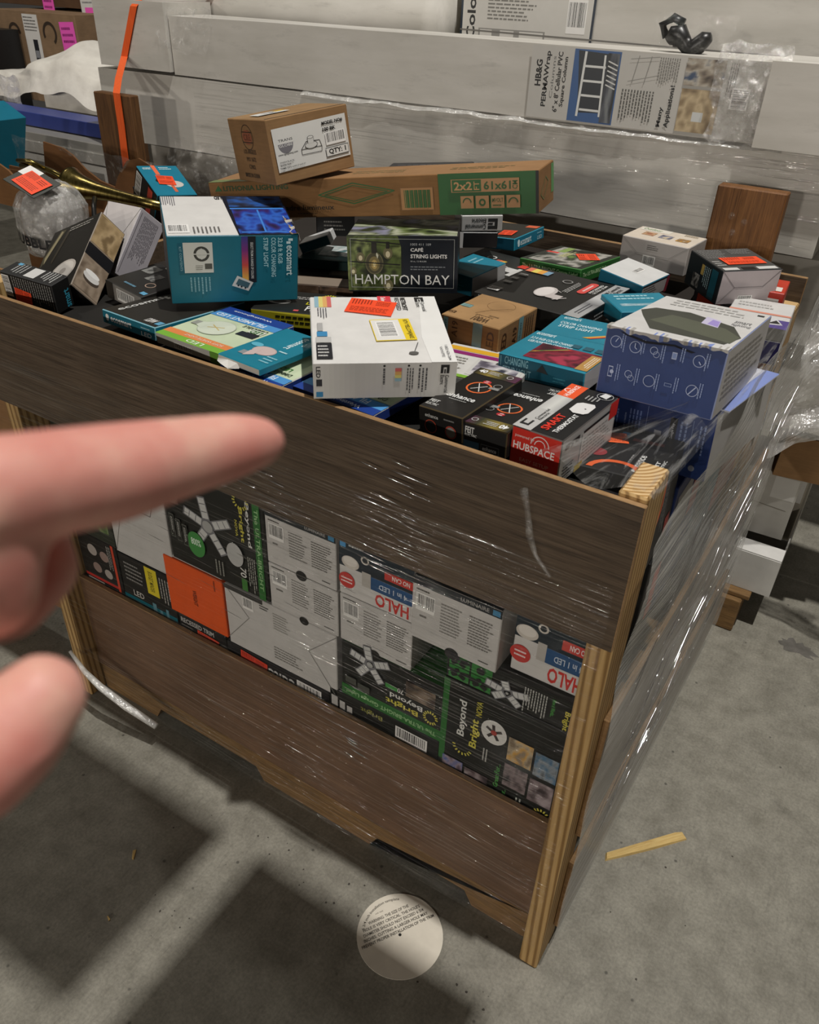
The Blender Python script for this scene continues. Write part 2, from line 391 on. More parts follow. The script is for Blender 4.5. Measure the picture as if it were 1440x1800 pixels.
def carton(name, label, cat, pos, yaw, tilt, dims, base, faces={}, art={}, stickers=[], group=None, mat='carton', edge=None, bev=.0015, flaps=None, rots={}):
    V, F = bevbox(0, 0, 0, *dims, b=bev); me = pydata(name, V, F)
    cols = [lin(faces.get(k, base)) for k in 'FBRLTD']; cols += [lin(edge or base)] * (len(F) - 6)
    setcol(me, cols); o = link(name, me, mat); pose(o, pos, yaw, tilt); tag(o, label, cat, group)
    for fc, items in art.items():
        A = Art(); A.face(dims, fc, items, rots.get(fc, 0))
        A.obj({'F': 'front_print', 'B': 'back_print', 'T': 'top_print'}.get(fc, 'side_print'), o)
    for st in stickers:
        fc, u, v, w, h, ang = st[:6]; col = st[6] if len(st) > 6 else '#f2502a'
        sticker(o, dims, fc, u, v, w, h, ang, col)
    return o
def sticker(o, dims, fc, u, v, w, h, ang, col='#f2502a', items=None, name='price_sticker'):
    """paper label of w x h metres centred at face coords u,v, turned by ang degrees"""
    org, du, dv = (Vector(x) for x in FR[fc]); D = Vector(dims); nu, nv = abs(du.dot(D)), abs(dv.dot(D)); n = du.cross(dv)
    B = Art(); B.face((w, h, 1), 'T', items if items is not None else
        [('R', 0, 0, 1, 1, col), ('B', .05, .62, .45, .92) if col == '#ffffff' else ('L', .05, .55, .5, .95, 7, '#7c2412', True),
         ('L', .08, .12, .9, .45, 4, '#8e2a14'), ('L', .58, .6, .92, .9, 3, '#8e2a14')], lift=0)
    c = Vector([a*b for a, b in zip(org, D)]) + du*nu*u + dv*nv*v + n*.0018
    ca, sa = math.cos(math.radians(ang)), math.sin(math.radians(ang)); vs = []
    for x, y, z in B.v:
        x -= w/2; y -= h/2; vs.append(tuple(c + du*(x*ca - y*sa) + dv*(x*sa + y*ca) + n*(z - 1)))
    me = pydata(name, vs, B.f); setcol(me, B.c); return link(name, me, 'sticker', o)
# ------------------------------------------------------------------ the setting
floor = link('floor', pydata('floor', [(-9, -9, 0), (7, -9, 0), (7, 9, 0), (-9, 9, 0)], [[0, 1, 2, 3]]), 'floor', kind='structure')
wall = slab('wall_back', -9, 7.0, 0, 7, 7.1, 6, 'steel', kind='structure')
# unseen panels added above the frame, cut to cast the floor's shadow strips
ZD = 2.3
for x0, y0, x1, y1 in ((-3.4, -.35, -.171, -.054), (-3.4, -2.6, -.171, -.80), (-.097, -.46, .279, -.054), (-.097, -2.6, .6, -1.05)):
    slab('shadow_caster', x0, y0, ZD, x1, y1, ZD + .03, 'steel', kind='structure')

def board(name, x0, y0, z0, x1, y1, z1, face, edge, fidx, parent, b=.0012):
    V, F = bevbox(x0, y0, z0, x1, y1, z1, b); me = pydata(name, V, F)
    me.materials.append(M[edge]); me.materials.append(M[face])
    for i in fidx: me.polygons[i].material_index = 1
    return link(name, me, None, parent)

# ------------------------------------------------------------------ the crate
crate = empty('wooden_crate', (0, 0, 0), 'plank-sided wooden crate on a pallet filled with lighting boxes', 'crate')
for x0, y0 in ((-.038, 0), (-1.335, 0), (-.038, 1.03), (-1.335, 1.03)):
    V, F = bevbox(x0, y0, 0, x0 + .038, y0 + .089, 1.108 if y0 == 0 else 1.045, .003); me = pydata('post', V, F)
    me.materials.append(M['pine']); me.materials.append(M['pine_end']); me.polygons[4].material_index = 1
    link('post', me, None, crate)
top = board('front_board', -1.36, -.0090, .862, .001, -.0005, 1.101, 'plank_top', 'fibre_edge', (0,), crate)
low = board('front_board', -1.296, .045, .0865, -.0385, .057, .377, 'plank_low', 'fibre_edge', (0,), crate)
board('back_board', -1.34, 1.1195, .62, .0, 1.1315, 1.10, 'plank_top', 'fibre_edge', (0, 1), crate)
board('back_board', -1.34, 1.1195, .08, .0, 1.1315, .52, 'plank_top', 'fibre_edge', (0, 1), crate)
board('side_board', -1.348, .02, .84, -1.336, 1.11, 1.085, 'plank_top', 'fibre_edge', (2, 3), crate)
board('side_board', -1.348, .02, .10, -1.336, 1.11, .45, 'plank_top', 'fibre_edge', (2, 3), crate)
for z0, z1, y0 in ((.375, .672, .053), (.07, .284, .061)):
    p = board('side_panel', .0006, 0, z0, .011, 1.08, z1, 'panel_side', 'fibre_edge', (2,), crate)
    p.location = (0, y0, 0); p.rotation_euler = (0, 0, math.radians(-1.2))
# pallet: stringers with fork notches, deck boards
def stringer(y0, y1):
    prof = [(-1.29, 0), (-1.10, 0), (-1.08, .038), (-.76, .038), (-.74, 0), (-.43, 0), (-.41, .038), (-.19, .038), (-.17, 0), (-.042, 0), (-.042, .086), (-1.29, .086)]
    n = len(prof); V = [(x, y0, z) for x, z in prof] + [(x, y1, z) for x, z in prof]
    F = [[i, (i+1) % n, n + (i+1) % n, n + i] for i in range(n)]
    # caps as convex pieces
    for o, rev in ((0, False), (n, True)):
        for q in ((0, 1, 2, 11), (2, 3, 10, 11), (3, 4, 5, 10), (5, 6, 10), (6, 7, 10), (7, 8, 9, 10)):
            f = [o + i for i in q]; F.append(f[::-1] if rev else f)
    link('pallet_stringer', pydata('pallet_stringer', V, F), 'pallet', crate)
for y0 in (.0455, .54, 1.02): stringer(y0, y0 + .038)
for i in range(7):
    slab('deck_board', -1.29, .059 + i * .145, .0865, -.042, .059 + i * .145 + .11, .102, 'pallet', crate)

# ------------------------------------------------------------------ stretch wrap
def sheet(name, nu, nv, fn, mat, parent=None):
    V = [tuple(fn(i / nu, j / nv)) for j in range(nv + 1) for i in range(nu + 1)]
    F = [[j*(nu+1)+i, j*(nu+1)+i+1, (j+1)*(nu+1)+i+1, (j+1)*(nu+1)+i] for j in range(nv) for i in range(nu)]
    return smooth(link(name, pydata(name, V, F), mat, parent))
wrap = empty('stretch_wrap', (0, 0, 0), 'clear stretch wrap pulled tight around the wooden crate', 'plastic wrap')
def f_front(u, v):
    x = -1.352 + u * 1.34; z = .075 + v * .90
    y = -.0165 - .0025 * math.sin(z * 40 + x * 3) - .0015 * math.sin(x * 17 + z * 9)
    if z < .84: y += .012 * math.sin(min(1, (.84 - z) / .3) * math.pi / 2)
    return x, y, z
sheet('front_sheet', 60, 60, f_front, 'film_front', wrap)
def f_side(u, v):
    y = .012 + u * 1.13; zt = 1.035 + .10 * min(1, u * 3.2) - .02 * u
    z = .10 + v * (zt - .10)
    x = .017 + .027 * u + .006 * math.sin(z * 21 + y * 13) * v + (.012 * v if u > .15 else .08 * u * v)
    return x, y, z
sheet('side_sheet', 60, 50, f_side, 'film_side', wrap)
def f_fan(u, v):
    a = Vector((-.165 + .17 * u, .012 - .004 * u, 1.112 - .012 * u)); b = Vector((.022 + .012 * u, .30 + .55 * u, 1.175 - .03 * u))
    p = a.lerp(b, v); p.z += .012 * math.sin(u * 9 + v * 4) - .02 * math.sin(v * math.pi) * (1 - u); p.x += .008 * math.sin(v * math.pi); return p
sheet('fan_sheet', 30, 30, f_fan, 'film_top', wrap)
# pulled wrinkles in the film, fine ridges that catch the lamps
rr = random.Random(5); V = []; F = []
def ridge(p, q, r):
    v, f = tube([Vector(p).lerp(Vector(q), k / 4) for k in range(5)], [r * .25, r, r * 1.1, r * .9, r * .2], 8); n0 = len(V)
    V.extend(v); F.extend([[n0 + i for i in g] for g in f])
for x0, x1, z0, z1, n, L, r in ((-.65, -.54, .86, .95, 8, .07, .0011), (-.40, -.31, .84, 1.05, 22, .065, .0010), (-.45, -.42, .33, .41, 4, .035, .0016), (-.70, -.56, .66, .84, 10, .05, .0006), (-.92, -.72, .55, .80, 10, .06, .0005), (-.50, -.30, .50, .78, 14, .06, .0005), (-.9, -.1, .12, .40, 22, .05, .0004)):
    for k in range(n):
        x = rr.uniform(x0, x1); z = z0 + (z1 - z0) * (k + rr.random()) / n; l = L * rr.uniform(.5, 1.3); y = f_front((x + 1.352) / 1.34, (z - .075) / .9)[1] - .0006
        ridge((x - l/2, y, z + .002), (x + l/2, y, z - .002), r * rr.uniform(.6, 1.2))
smooth(link('film_wrinkles', pydata('film_wrinkles', V, F), 'film_ridge', wrap, 'stuff'))
V = []; F = []
for k in range(90):
    u = rr.uniform(.05, .95); v = rr.uniform(.15, .98); l = rr.uniform(.04, .16); p = Vector(f_side(u, v)); q = Vector(f_side(min(1, u + l * .8), min(1, v + l * .7 * (.3 + v))))
    p.x += .001; q.x += .001; ridge(p, q, rr.uniform(.0004, .0011))
smooth(link('film_wrinkles', pydata('film_wrinkles', V, F), 'film_ridge', wrap, 'stuff'))
# twisted tail of film hanging in front of the pallet on the left
V, F = tube([(-1.31, -.02, .17), (-1.25, -.03, .14), (-1.19, -.035, .125), (-1.11, -.03, .10), (-1.02, -.02, .075)], [.004, .007, .009, .010, .008], 8)
smooth(link('film_tail', pydata('film_tail', V, F), 'film_white', wrap))
V, F = tube([(-.155, -.0165, 1.075), (-.145, -.017, 1.045), (-.138, -.0165, 1.01), (-.125, -.0165, .98), (-.10, -.0165, .955)], [.006, .004, .0055, .003, .002], 6)
smooth(link('film_shred', pydata('film_shred', V, F), 'film_loose', wrap))

# ------------------------------------------------------------------ stack of long white cartons behind
def longbox(label, x0, y0, z0, x1, y1, z1, col='#c3bfb6', art=None, mat='white_long', group='long white cartons', name='long_carton', wob=.004):
    n = 24; V = []; F = []
    ring = [(y0, z0), (y1, z0), (y1, z1), (y0, z1)]
    for i in range(n + 1):
        x = x0 + (x1 - x0) * i / n
        for k, (y, z) in enumerate(ring):
            d = wob * noise.noise(Vector((x * 2.3, k * 5.1, z0 * 9))); V.append((x, y + d, z + d * .7))
    for i in range(n):
        for k in range(4): F.append([i*4+k, i*4+(k+1) % 4, (i+1)*4+(k+1) % 4, (i+1)*4+k][::-1])
    F.append([0, 1, 2, 3]); F.append([n*4+3, n*4+2, n*4+1, n*4])
    o = link(name, pydata(name, V, F), mat); tag(o, label, 'carton', group)
    if art:
        A = Art(); A.face((x1-x0, y1-y0, z1-z0), 'F', art, lift=.006); q = A.obj('printed_label', o)
        q.location = (x0, y0, z0)
    return o
longbox('lowest visible long white carton, half hidden behind the crate rim', -2.3, 1.345, .875, .22, 1.56, 1.085)
lowb = longbox('wide long white carton under film, second from the top of its stack', -2.47, 1.30, 1.098, -.02, 1.53, 1.322)
X0, X1 = -2.09, -.2; sp = lambda x: (x - X0) / (X1 - X0)
blue1, dk = '#3f5f8e', '#222222'
PW = [('R', sp(-.80), .02, sp(-.225), .985, '#bdbab3'),
      ('T', 'HB&G', sp(-.785), .45, sp(-.768), .80, dk, 90, 1.6), ('T', 'PERMAWrap', sp(-.762), .18, sp(-.745), .92, dk, 90, 1.2),
      ('T', 'Columns', sp(-.741), .3, sp(-.733), .86, '#6a6a68', 90, 0), ('T', '6" x 8\' Cellular PVC', sp(-.728), .12, sp(-.715), .92, dk, 90, 1),
      ('T', 'Square Column', sp(-.711), .2, sp(-.698), .86, dk, 90, 1),
      ('R', sp(-.685), .03, sp(-.565), .975, blue1),
      ('Y', [(sp(-.66), .15), (sp(-.57), .18), (sp(-.57), .93), (sp(-.675), .96), (sp(-.665), .5)], '#34383c')]
for i in range(4): PW.append(('R', sp(-.655), .18 + i*.19, sp(-.60), .21 + i*.19, '#d9dad6'))
PW += [('S', (sp(-.66), .1), (sp(-.655), .95), .006, '#d9dad6'), ('S', (sp(-.60), .12), (sp(-.605), .92), .005, '#d9dad6'), ('P', sp(-.598), .05, sp(-.568), .95, ['#2c2f30', '#50535a', '#777b7c'], 3, 5, 12)]
for i in range(6): PW.append(('S', (sp(-.595), .55 + i*.06), (sp(-.57), .50 + i*.06), .003, '#cfcfcb'))
PW += [('L', sp(-.552), .08, sp(-.468), .52, 11, '#55544f', True), ('T', 'Many', sp(-.452), .08, sp(-.440), .34, dk, 90, 1.4),
       ('T', 'Applications!', sp(-.434), .08, sp(-.420), .62, dk, 90, 1.4), ('L', sp(-.47), .62, sp(-.42), .95, 9, '#77756f', True)]
for u in (-.53, -.50): PW.append(('S', (sp(u), .6), (sp(u + .01), .95), .0015, '#8b8983'))
PW += [('S', (sp(-.54), .62), (sp(-.47), .72), .0015, '#8b8983'), ('S', (sp(-.54), .9), (sp(-.47), .95), .0015, '#8b8983'),
       ('P', sp(-.405), .06, sp(-.315), .60, ['#6f5d45', '#a08c6c', '#c4b08d', '#8a7658'], 5), ('R', sp(-.37), .2, sp(-.345), .32, '#c9cbc8'),
       ('P', sp(-.405), .64, sp(-.315), .97, ['#4a4038', '#8e8272', '#b9b2a4', '#384a66'], 6), ('L', sp(-.305), .5, sp(-.285), .95, 4, '#55544f', True),
       ('B', sp(-.29), .4, sp(-.25), .66, True)]
midb = longbox('long white column carton with porch photographs printed on its side', X0, 1.30, 1.328, X1, 1.47, 1.497, art=PW)
longbox('greenish white carton end jutting out at the far right of the stack', -.213, 1.262, 1.326, .55, 1.47, 1.502, group='long white cartons')
longbox('short white carton standing behind the orange strap', -2.43, 1.285, 1.335, -2.095, 1.50, 1.532, wob=.002)
longbox('flattened white carton under the stack, behind the stained upright', -2.4, 1.36, .64, .26, 1.6, .868)
longbox('bottom white carton of the long stack', -2.4, 1.36, .12, -.04, 1.6, .63)
CL = [('R', .0, .06, .235, .46, '#1d2b3a'), ('R', .004, .075, .231, .445, '#c9c6bf'), ('T', 'Colo', .012, .10, .028, .42, dk, 90, 1.2),
      ('R', .035, .12, .155, .20, '#8d8b85'), ('R', .038, .13, .152, .19, '#d0cdc6'), ('R', .06, .125, .075, .195, '#8d8b85'), ('R', .1, .125, .11, .195, '#8d8b85'),
      ('L', .05, .26, .14, .42, 6, '#77756f'), ('B', .19, .2, .222, .44), ('S', (.0, .18), (1, .12), .004, '#6f6c66')]
longbox('scuffed white carton with a dark-framed label at the top of the picture', -1.19, 1.62, 1.44, .6, 1.9, 1.78, art=CL)
V, F = tube([(-2.42 + i * .05, 1.63, 1.505) for i in range(25)], [.118 + (.006 if i % 4 == 0 else 0) for i in range(25)], 28)
roll = smooth(link('plastic_roll', pydata('plastic_roll', V, F), 'white_long')); tag(roll, 'large pale wrapped roll lying on top of the white cartons', 'roll')

def crumple(name, label, fn, mat, nu=26, nv=20, amp=.02, freq=14, seed=0, cat='plastic wrap', parent=None):
    def g(u, v):
        p = Vector(fn(u, v)); q = p * freq + Vector((seed, seed * 2, 0))
        return p + noise.noise_vector(q) * amp + noise.noise_vector(q * 2.7) * amp * .45
    o = sheet(name, nu, nv, g, mat, parent)
    for p in o.data.polygons: p.use_smooth = False
    return tag(o, label, cat) if label else o
crumple('plastic_film', 'crumpled clear film over the right end of the column carton', lambda u, v: (-.33 + u * .15, 1.285 - .01 * math.sin(v * 3), 1.33 + v * .20), 'bubble', 34, 30, amp=.014, freq=17, seed=1)
crumple('plastic_film', 'clear film bunched at the left end of the upper carton', lambda u, v: (-2.13 + u * .22, 1.27 + .04 * v, 1.40 + v * .12), 'film_loose', amp=.014, freq=16, seed=2)
crumple('plastic_film', 'clear film sagging between the stack and the crate on the left', lambda u, v: (-2.1 + u * .95, 1.20 + .05 * v, 1.00 + v * .14), 'film_loose', 40, 16, amp=.018, freq=11, seed=3)
crumple('plastic_film', 'sheet of film hanging over the wide white carton', lambda u, v: (-2.0 + u * 1.97, 1.287, 1.10 + v * .225), 'film_front', 50, 14, amp=.008, freq=9, seed=4)
crumple('plastic_film', 'cloudy film bulging down beside the far right corner of the crate', lambda u, v: (.035 + u * .36, 1.225 + .05 * math.sin(u * 3), .60 + .06 * math.sin(u * 7) + v * .50), 'film_white', 40, 40, amp=.03, freq=9, seed=5)
crumple('plastic_film', 'film strip drooping over the edge between the two top white cartons', lambda u, v: (-1.55 + u * 1.4, 1.288 + .02 * v, 1.316 + .012 * v), 'film_white', 90, 3, amp=.005, freq=15, seed=6)

# uprights of the stack and the ratchet strap
up = slab('timber_upright', -2.268, 1.10, .02, -2.095, 1.138, 1.278, 'dark_timber', b=.003); tag(up, 'dark stained timber upright with an orange strap over it', 'timber')
up = slab('timber_upright', -.24, 1.134, .02, -.09, 1.172, 1.262, 'brown_timber', b=.003); tag(up, 'brown timber upright behind the crate corner', 'timber')
for x, z in ((-.195, 1.20), (-.165, 1.19), (-.185, 1.165)):
    me = pydata('water_drop', *tube([(x, 1.1345, z), (x, 1.1325, z)], [.009, .006], 12)); smooth(link('film_blister', me, 'film_loose', up))
# second layer: strap ribbon
pts = [(-2.155, 1.093, .95), (-2.155, 1.093, 1.05), (-2.148, 1.093, 1.18), (-2.147, 1.093, 1.283), (-2.205, 1.16, 1.318), (-2.30, 1.278, 1.368), (-2.222, 1.278, 1.515), (-2.21, 1.30, 1.538), (-2.13, 1.45, 1.54), (-2.0, 1.62, 1.66)]
V = []; F = []
for x, y, z in pts: V += [(x - .0155, y, z), (x + .0155, y, z), (x + .0155, y + .002, z + .001), (x - .0155, y + .002, z + .001)]
for i in range(len(pts) - 1):
    for k in range(4): F.append([i*4+k, i*4+(k+1) % 4, (i+1)*4+(k+1) % 4, (i+1)*4+k])
st = link('ratchet_strap', pydata('ratchet_strap', V, F), 'strap'); tag(st, 'orange ratchet strap running up over the white cartons', 'strap')

# black part in a clear bag, on the column carton
bag = empty('bagged_part', (-.43, 1.36, 1.497), 'black plastic part in a clear bag lying on the column carton', 'hardware')
V, F = tube([(-.05 + .10 * i / 8, .0, .022 + .014 * math.sin(i)) for i in range(9)], [.012, .022, .026, .018, .016, .022, .02, .018, .01], 12)
smooth(link('caster_body', pydata('caster_body', V, F), 'black_plastic', bag))
V, F = tube([(-.055, 0, .03), (-.07, .0, .055), (-.045, 0, .07), (-.02, 0, .06)], .010, 10); smooth(link('caster_arm', pydata('caster_arm', V, F), 'black_plastic', bag))
crumple('clear_bag', None, lambda u, v: (-.08 + u * .19, .0 + .035 * math.cos(v * 6.28), .042 + .042 * math.sin(v * 6.28)), 'bag', 18, 14, amp=.012, freq=24, seed=8, parent=bag)

# ------------------------------------------------------------------ far left background
def plain(name, label, x0, y0, z0, x1, y1, z1, col, mat='kraft', group=None, art=None, cat='carton', yaw=0):
    return carton(name, label, cat, (x0, y0, z0), yaw, (0, 0), (x1-x0, y1-y0, z1-z0), col, mat=mat, art=art or {}, group=group)
KB = '#7d6148'
b = plain('kraft_carton', 'brown carton with a pink sticker and a white picture label', -4.35, 2.2, 1.0, -3.69, 2.7, 1.415, '#8a7157', art={'F': [
    ('R', .375, .28, .555, .97, '#d8d6d2'), ('L', .385, .78, .54, .95, 5, '#55534f'), ('R', .46, .32, .515, .70, '#26262a'), ('R', .465, .5, .51, .58, '#8a8c90'),
    ('O', .68, .78, .13, .28, '#3a2f26', .75, 5.3), ('T', 'avalon', .58, .46, .80, .56, '#5d4a3a', 0, 0), ('O', .25, .75, .12, .3, '#3a2f26', .5, 0)]})
sticker(b, (.66, .5, .415), 'F', .90, .68, .11, .20, 3, '#ee5fc0', [('R', 0, 0, 1, 1, '#ee5fc0'), ('L', .1, .5, .9, .92, 3, '#8b2a6e'), ('L', .1, .1, .9, .35, 2, '#8b2a6e')])
plain('kraft_carton', 'dark film-wrapped carton to the right of the pink-stickered carton', -3.68, 2.25, .7, -3.15, 2.8, 1.30, '#5d422c')
b = plain('kraft_carton', 'wide brown carton at the top left edge under film', -4.6, 2.42, 1.43, -3.5, 2.9, 1.80, '#5b4330')
sticker(b, (1.1, .48, .38), 'F', .40, .10, .09, .14, 0, '#ee5fc0', [('R', 0, 0, 1, 1, '#ee5fc0'), ('L', .1, .1, .9, .9, 4, '#8b2a6e')])
sticker(b, (1.1, .48, .38), 'F', .70, .12, .14, .12, 2, '#e8e8e4', [('R', 0, 0, 1, 1, '#d5d5d2'), ('L', .1, .3, .9, .9, 4, '#77777a'), ('R', .2, 0, .7, .2, '#ee5fc0')])
plain('kraft_carton', 'brown carton in the gap left of the short white carton', -3.48, 2.3, 1.302, -2.85, 2.8, 1.75, '#664a33')
plain('black_case', 'black case at the left edge in front of the brown cartons', -4.62, 1.95, .9, -4.14, 2.19, 1.33, '#191919', mat='carton', cat='case')
longbox('narrow pale board bundle leaning beside the short white carton', -2.63, 1.62, 0.0, -2.55, 1.66, 1.50, wob=.002, name='board_bundle')
foam = slab('foam_block', -3.22, 1.6, 1.0, -2.87, 1.95, 1.20, 'foam'); tag(foam, 'white foam block beneath a draped white sheet', 'foam')
def f_drape(u, v):
    x = -3.56 + u * .82; y = 1.555 + v * .55; r2 = ((u - .56) / .30) ** 2 + ((v - .42) / .42) ** 2
    edge = max(0, .10 - v) * .9 + max(0, .06 - u) * .8 + max(0, u - .92) * 1.2
    return x, y, 1.205 + .14 * math.exp(-r2) - edge + .01 * math.sin(u * 21 + v * 5)
crumple('white_sheet', 'white plastic sheet heaped over the foam block', f_drape, 'foam', 60, 40, amp=.012, freq=6, seed=9, cat='sheet')
smooth(bpy.data.objects['white_sheet'])
crumple('plastic_film', 'cloudy film bundle to the left of the foam block', lambda u, v: (-3.75 + u * .50, 1.56 + .05 * math.sin(u * 5), 1.02 + v * .20), 'film_white', amp=.03, freq=9, seed=10)
plain('blue_rail_box', 'long thin blue box lying in front of the foam block', -3.6, 1.40, 1.065, -2.60, 1.52, 1.115, '#34438a', mat='carton', yaw=-1)
for i, (y, z, c, l) in enumerate(((1.31, .985, '#8f8c86', 'grey rail carton below the long thin blue box'), (1.235, .905, '#7c7973', 'lower grey rail carton with a white capped end'))):
    plain('rail_carton', l, -3.5, y, z, -2.44 + .07 * i, y + .10, z + .075, c, mat='carton', art={'F': [('S', (.0, .6), (1, .55), .006, '#b4b1aa'), ('R', .93, 0, 1, 1, '#c9c7c2')]})
plain('blue_rail_box', 'short blue box end below the grey rail cartons', -3.2, 1.24, .79, -2.62, 1.34, .855, '#2f4a8a', mat='carton')
st = slab('strap_end', -3.62, 1.35, 1.075, -3.30, 1.375, 1.10, 'strap'); st.rotation_euler = (0, math.radians(3), 0); tag(st, 'loose orange strap end at the left edge below the white sheet', 'strap')
o = carton('teal_carton', 'teal carton leaning at the left edge of the picture', 'carton', (-2.88, .98, .98), 0, (0, 22), (.12, .14, .24), '#14768f', art={'F': [('P', .1, .1, .5, .9, ['#0f5a70', '#e6e8e8', '#1b7f9c'], 2)]})

# ------------------------------------------------------------------ kraft bin on the left with torn flaps
kb = empty('cardboard_bin', (-1.9, .6, 0), 'open brown cardboard bin left of the crate with torn flaps', 'bin')
def kpanel(name, pts, thick=.006, col='#7a5535'):
    n = len(pts); d = Vector((0, thick, 0)) if name != 'side_wall' else Vector((thick, 0, 0))
    V = [tuple(Vector(p) - kb.location) for p in pts] + [tuple(Vector(p) - kb.location + d) for p in pts]
    F = [list(range(n)), list(range(n, 2*n))[::-1]] + [[i, n+i, n+(i+1) % n, (i+1) % n] for i in range(n)]
    me = pydata(name, V, F); setcol(me, [lin(col)] * len(F)); return link(name, me, 'kraft', kb)
kpanel('back_wall', [(-2.45, .86, .1), (-1.42, .86, .1), (-1.42, .86, 1.06), (-2.45, .86, 1.06)])
kpanel('front_wall', [(-2.45, .12, .1), (-1.37, .12, .1), (-1.37, .12, 1.085), (-2.45, .12, 1.10)], col='#8f6b47')
kpanel('side_wall', [(-1.375, .12, .1), (-1.375, .86, .1), (-1.375, .86, 1.06), (-1.375, .12, 1.085)])
kpanel('flap', [(-2.45, .85, 1.05), (-1.92, .85, 1.05), (-1.93, .85, 1.066), (-1.99, .85, 1.075), (-2.05, .85, 1.10), (-2.10, .85, 1.135), (-2.14, .85, 1.150), (-2.23, .85, 1.158), (-2.25, .85, 1.06)], col='#6f4c2e')
kpanel('flap', [(-1.93, .845, 1.05), (-1.66, .845, 1.05), (-1.70, .845, 1.11), (-1.756, .845, 1.15), (-1.80, .845, 1.163), (-1.85, .845, 1.15), (-1.90, .845, 1.10)], col='#6a482b')
kpanel('flap', [(-2.46, .60, 1.03), (-2.0, .60, 1.03), (-1.98, .60, 1.07), (-2.06, .60, 1.13), (-2.16, .60, 1.165), (-2.46, .60, 1.18)], col='#7d5836')
crumple('plastic_film', 'clear film drawn over the cardboard bin on the left', lambda u, v: (-2.4 + u * .95, .87 - .02 * v, 1.0 + .16 * v), 'film_loose', 40, 14, amp=.015, freq=12, seed=12)

# bubble-wrapped jar
jar = empty('bubble_wrapped_jar', (-1.47, .30, 1.075), 'bubble-wrapped jar with an orange sticker, left of the pile', 'jar')
prof = [(0, .055), (.012, .066), (.06, .073), (.10, .072), (.125, .060), (.142, .040), (.148, .012)]
def lathe(name, prof, mat, parent, seg=28, jig=0, axis=None):
    V = []; F = []
    for z, r in prof:
        for k in range(seg):
            t = 2 * math.pi * k / seg; rr = r + jig * random.uniform(-1, 1); V.append((rr * math.cos(t), rr * math.sin(t), z + jig * random.uniform(-.5, .5)))
    for i in range(len(prof) - 1):
        for k in range(seg): F.append([i*seg+k, i*seg+(k+1) % seg, (i+1)*seg+(k+1) % seg, (i+1)*seg+k])
    F.append(list(range(seg))[::-1]); F.append([(len(prof)-1)*seg+k for k in range(seg)])
    me = pydata(name, V, F); o = link(name, me, mat, parent); return o
t = NT('jar_grey'); n = t.noise(t.coords(), 20, 4); M['jar'] = t.set(t.ramp(n, [(.3, lin('#6f6c68')), (.7, lin('#aaa7a2'))]), .4, .4)
smooth(lathe('jar_body', [(z * .94, r * .9) for z, r in prof], 'jar', jar))
lathe('bubble_wrap', [(z * 1.03, r * 1.04) for z, r in prof for _ in (0,)], 'bubble', jar, 40, .004)
A = Art(); V0, F0 = glyphs('BUBBLE', 1.4)
vs = []
for x, y in V0:
    t_ = math.radians(-122 + x * 78); r_ = .0785; vs.append((r_ * math.cos(t_), r_ * math.sin(t_), .035 + y * .022 - x * .012))
me = pydata('wrap_lettering', vs, F0); setcol(me, [lin('#1a1a1a')] * len(F0)); link('wrap_lettering', me, 'print', jar)
card = carton('hang_card', 'x', 'x', (0, 0, 0), 0, (0, 0), (.11, .07, .0015), '#1f241c', faces={'T': '#1f241c'}, art={'T': [('R', 0, .72, .45, 1, '#e4e2de'), ('R', 0, .55, .3, .8, '#e4e2de')]})
for k in ('label', 'category'): del card[k]
card.parent = jar; card.matrix_basis = Matrix.Translation((-.055, -.065, .157)) @ Matrix.Rotation(math.radians(-8), 4, 'Z') @ Matrix.Rotation(math.radians(16), 4, 'X') @ Matrix.Rotation(math.radians(12), 4, 'Y')
sticker(card, (.11, .07, .0015), 'T', .55, .45, .08, .05, -4)

# brass fixture
br = empty('brass_fixture', (-1.5, .5, 1.15), 'brass trumpet-shaped light fixture lying across the pile on the left', 'lamp')
horn = lathe('horn', [(0, .043), (.006, .041), (.02, .034), (.045, .027), (.09, .020), (.15, .0155), (.22, .0125), (.30, .011)], 'brass', br, 30)
smooth(horn); horn.matrix_parent_inverse = Matrix(); horn.location = (-.155, .0, .012); horn.rotation_euler = (0, math.radians(92), math.radians(4))
V, F = tube([(-.155, 0, .02), (-.22, 0, .035), (-.30, .01, .04), (-.36, .01, .03)], .007, 10); smooth(link('arm', pydata('arm', V, F), 'brass', br))
V, F = tube([(-.30, .0, .04), (-.31, -.03, .055), (-.26, -.03, .06), (-.25, 0, .04)], .005, 8); smooth(link('bracket', pydata('bracket', V, F), 'brass', br))
V, F = tube([(-.05, -.02, .0), (-.02, -.05, -.01), (.0, -.07, -.03), (.03, -.07, -.05)], .006, 8); smooth(link('cable', pydata('cable', V, F), 'black_plastic', br))

# ------------------------------------------------------------------ right background by the floor
pb = slab('pallet_block', .0, 1.245, 0.0, .083, 1.40, .118, 'pallet', b=.004); tag(pb, 'brown pallet timber end on the floor behind the crate', 'timber')
pl = slab('pallet_board', -.5, 1.26, .119, .10, 1.42, .134, 'pallet', b=.002); tag(pl, 'pallet board under the open white box', 'timber')
wb = empty('open_white_box', (.01, 1.29, .1345), 'open white carton end lying on the pallet behind the crate', 'carton')
def wpan(name, a, b_, col='#c6c4be', mat='matte'):
    V, F = bevbox(*a, *b_, .0008); me = pydata(name, V, F); setcol(me, [lin(col)] * len(F)); return link(name, me, mat, wb)
wpan('front_panel', (0, 0, 0), (.138, .004, .128)); wpan('side_panel', (.134, .0045, 0), (.138, .34, .128)); wpan('side_panel', (0, .0045, 0), (.004, .34, .128)); wpan('bottom_panel', (.0045, .0045, 0), (.1335, .34, .003))
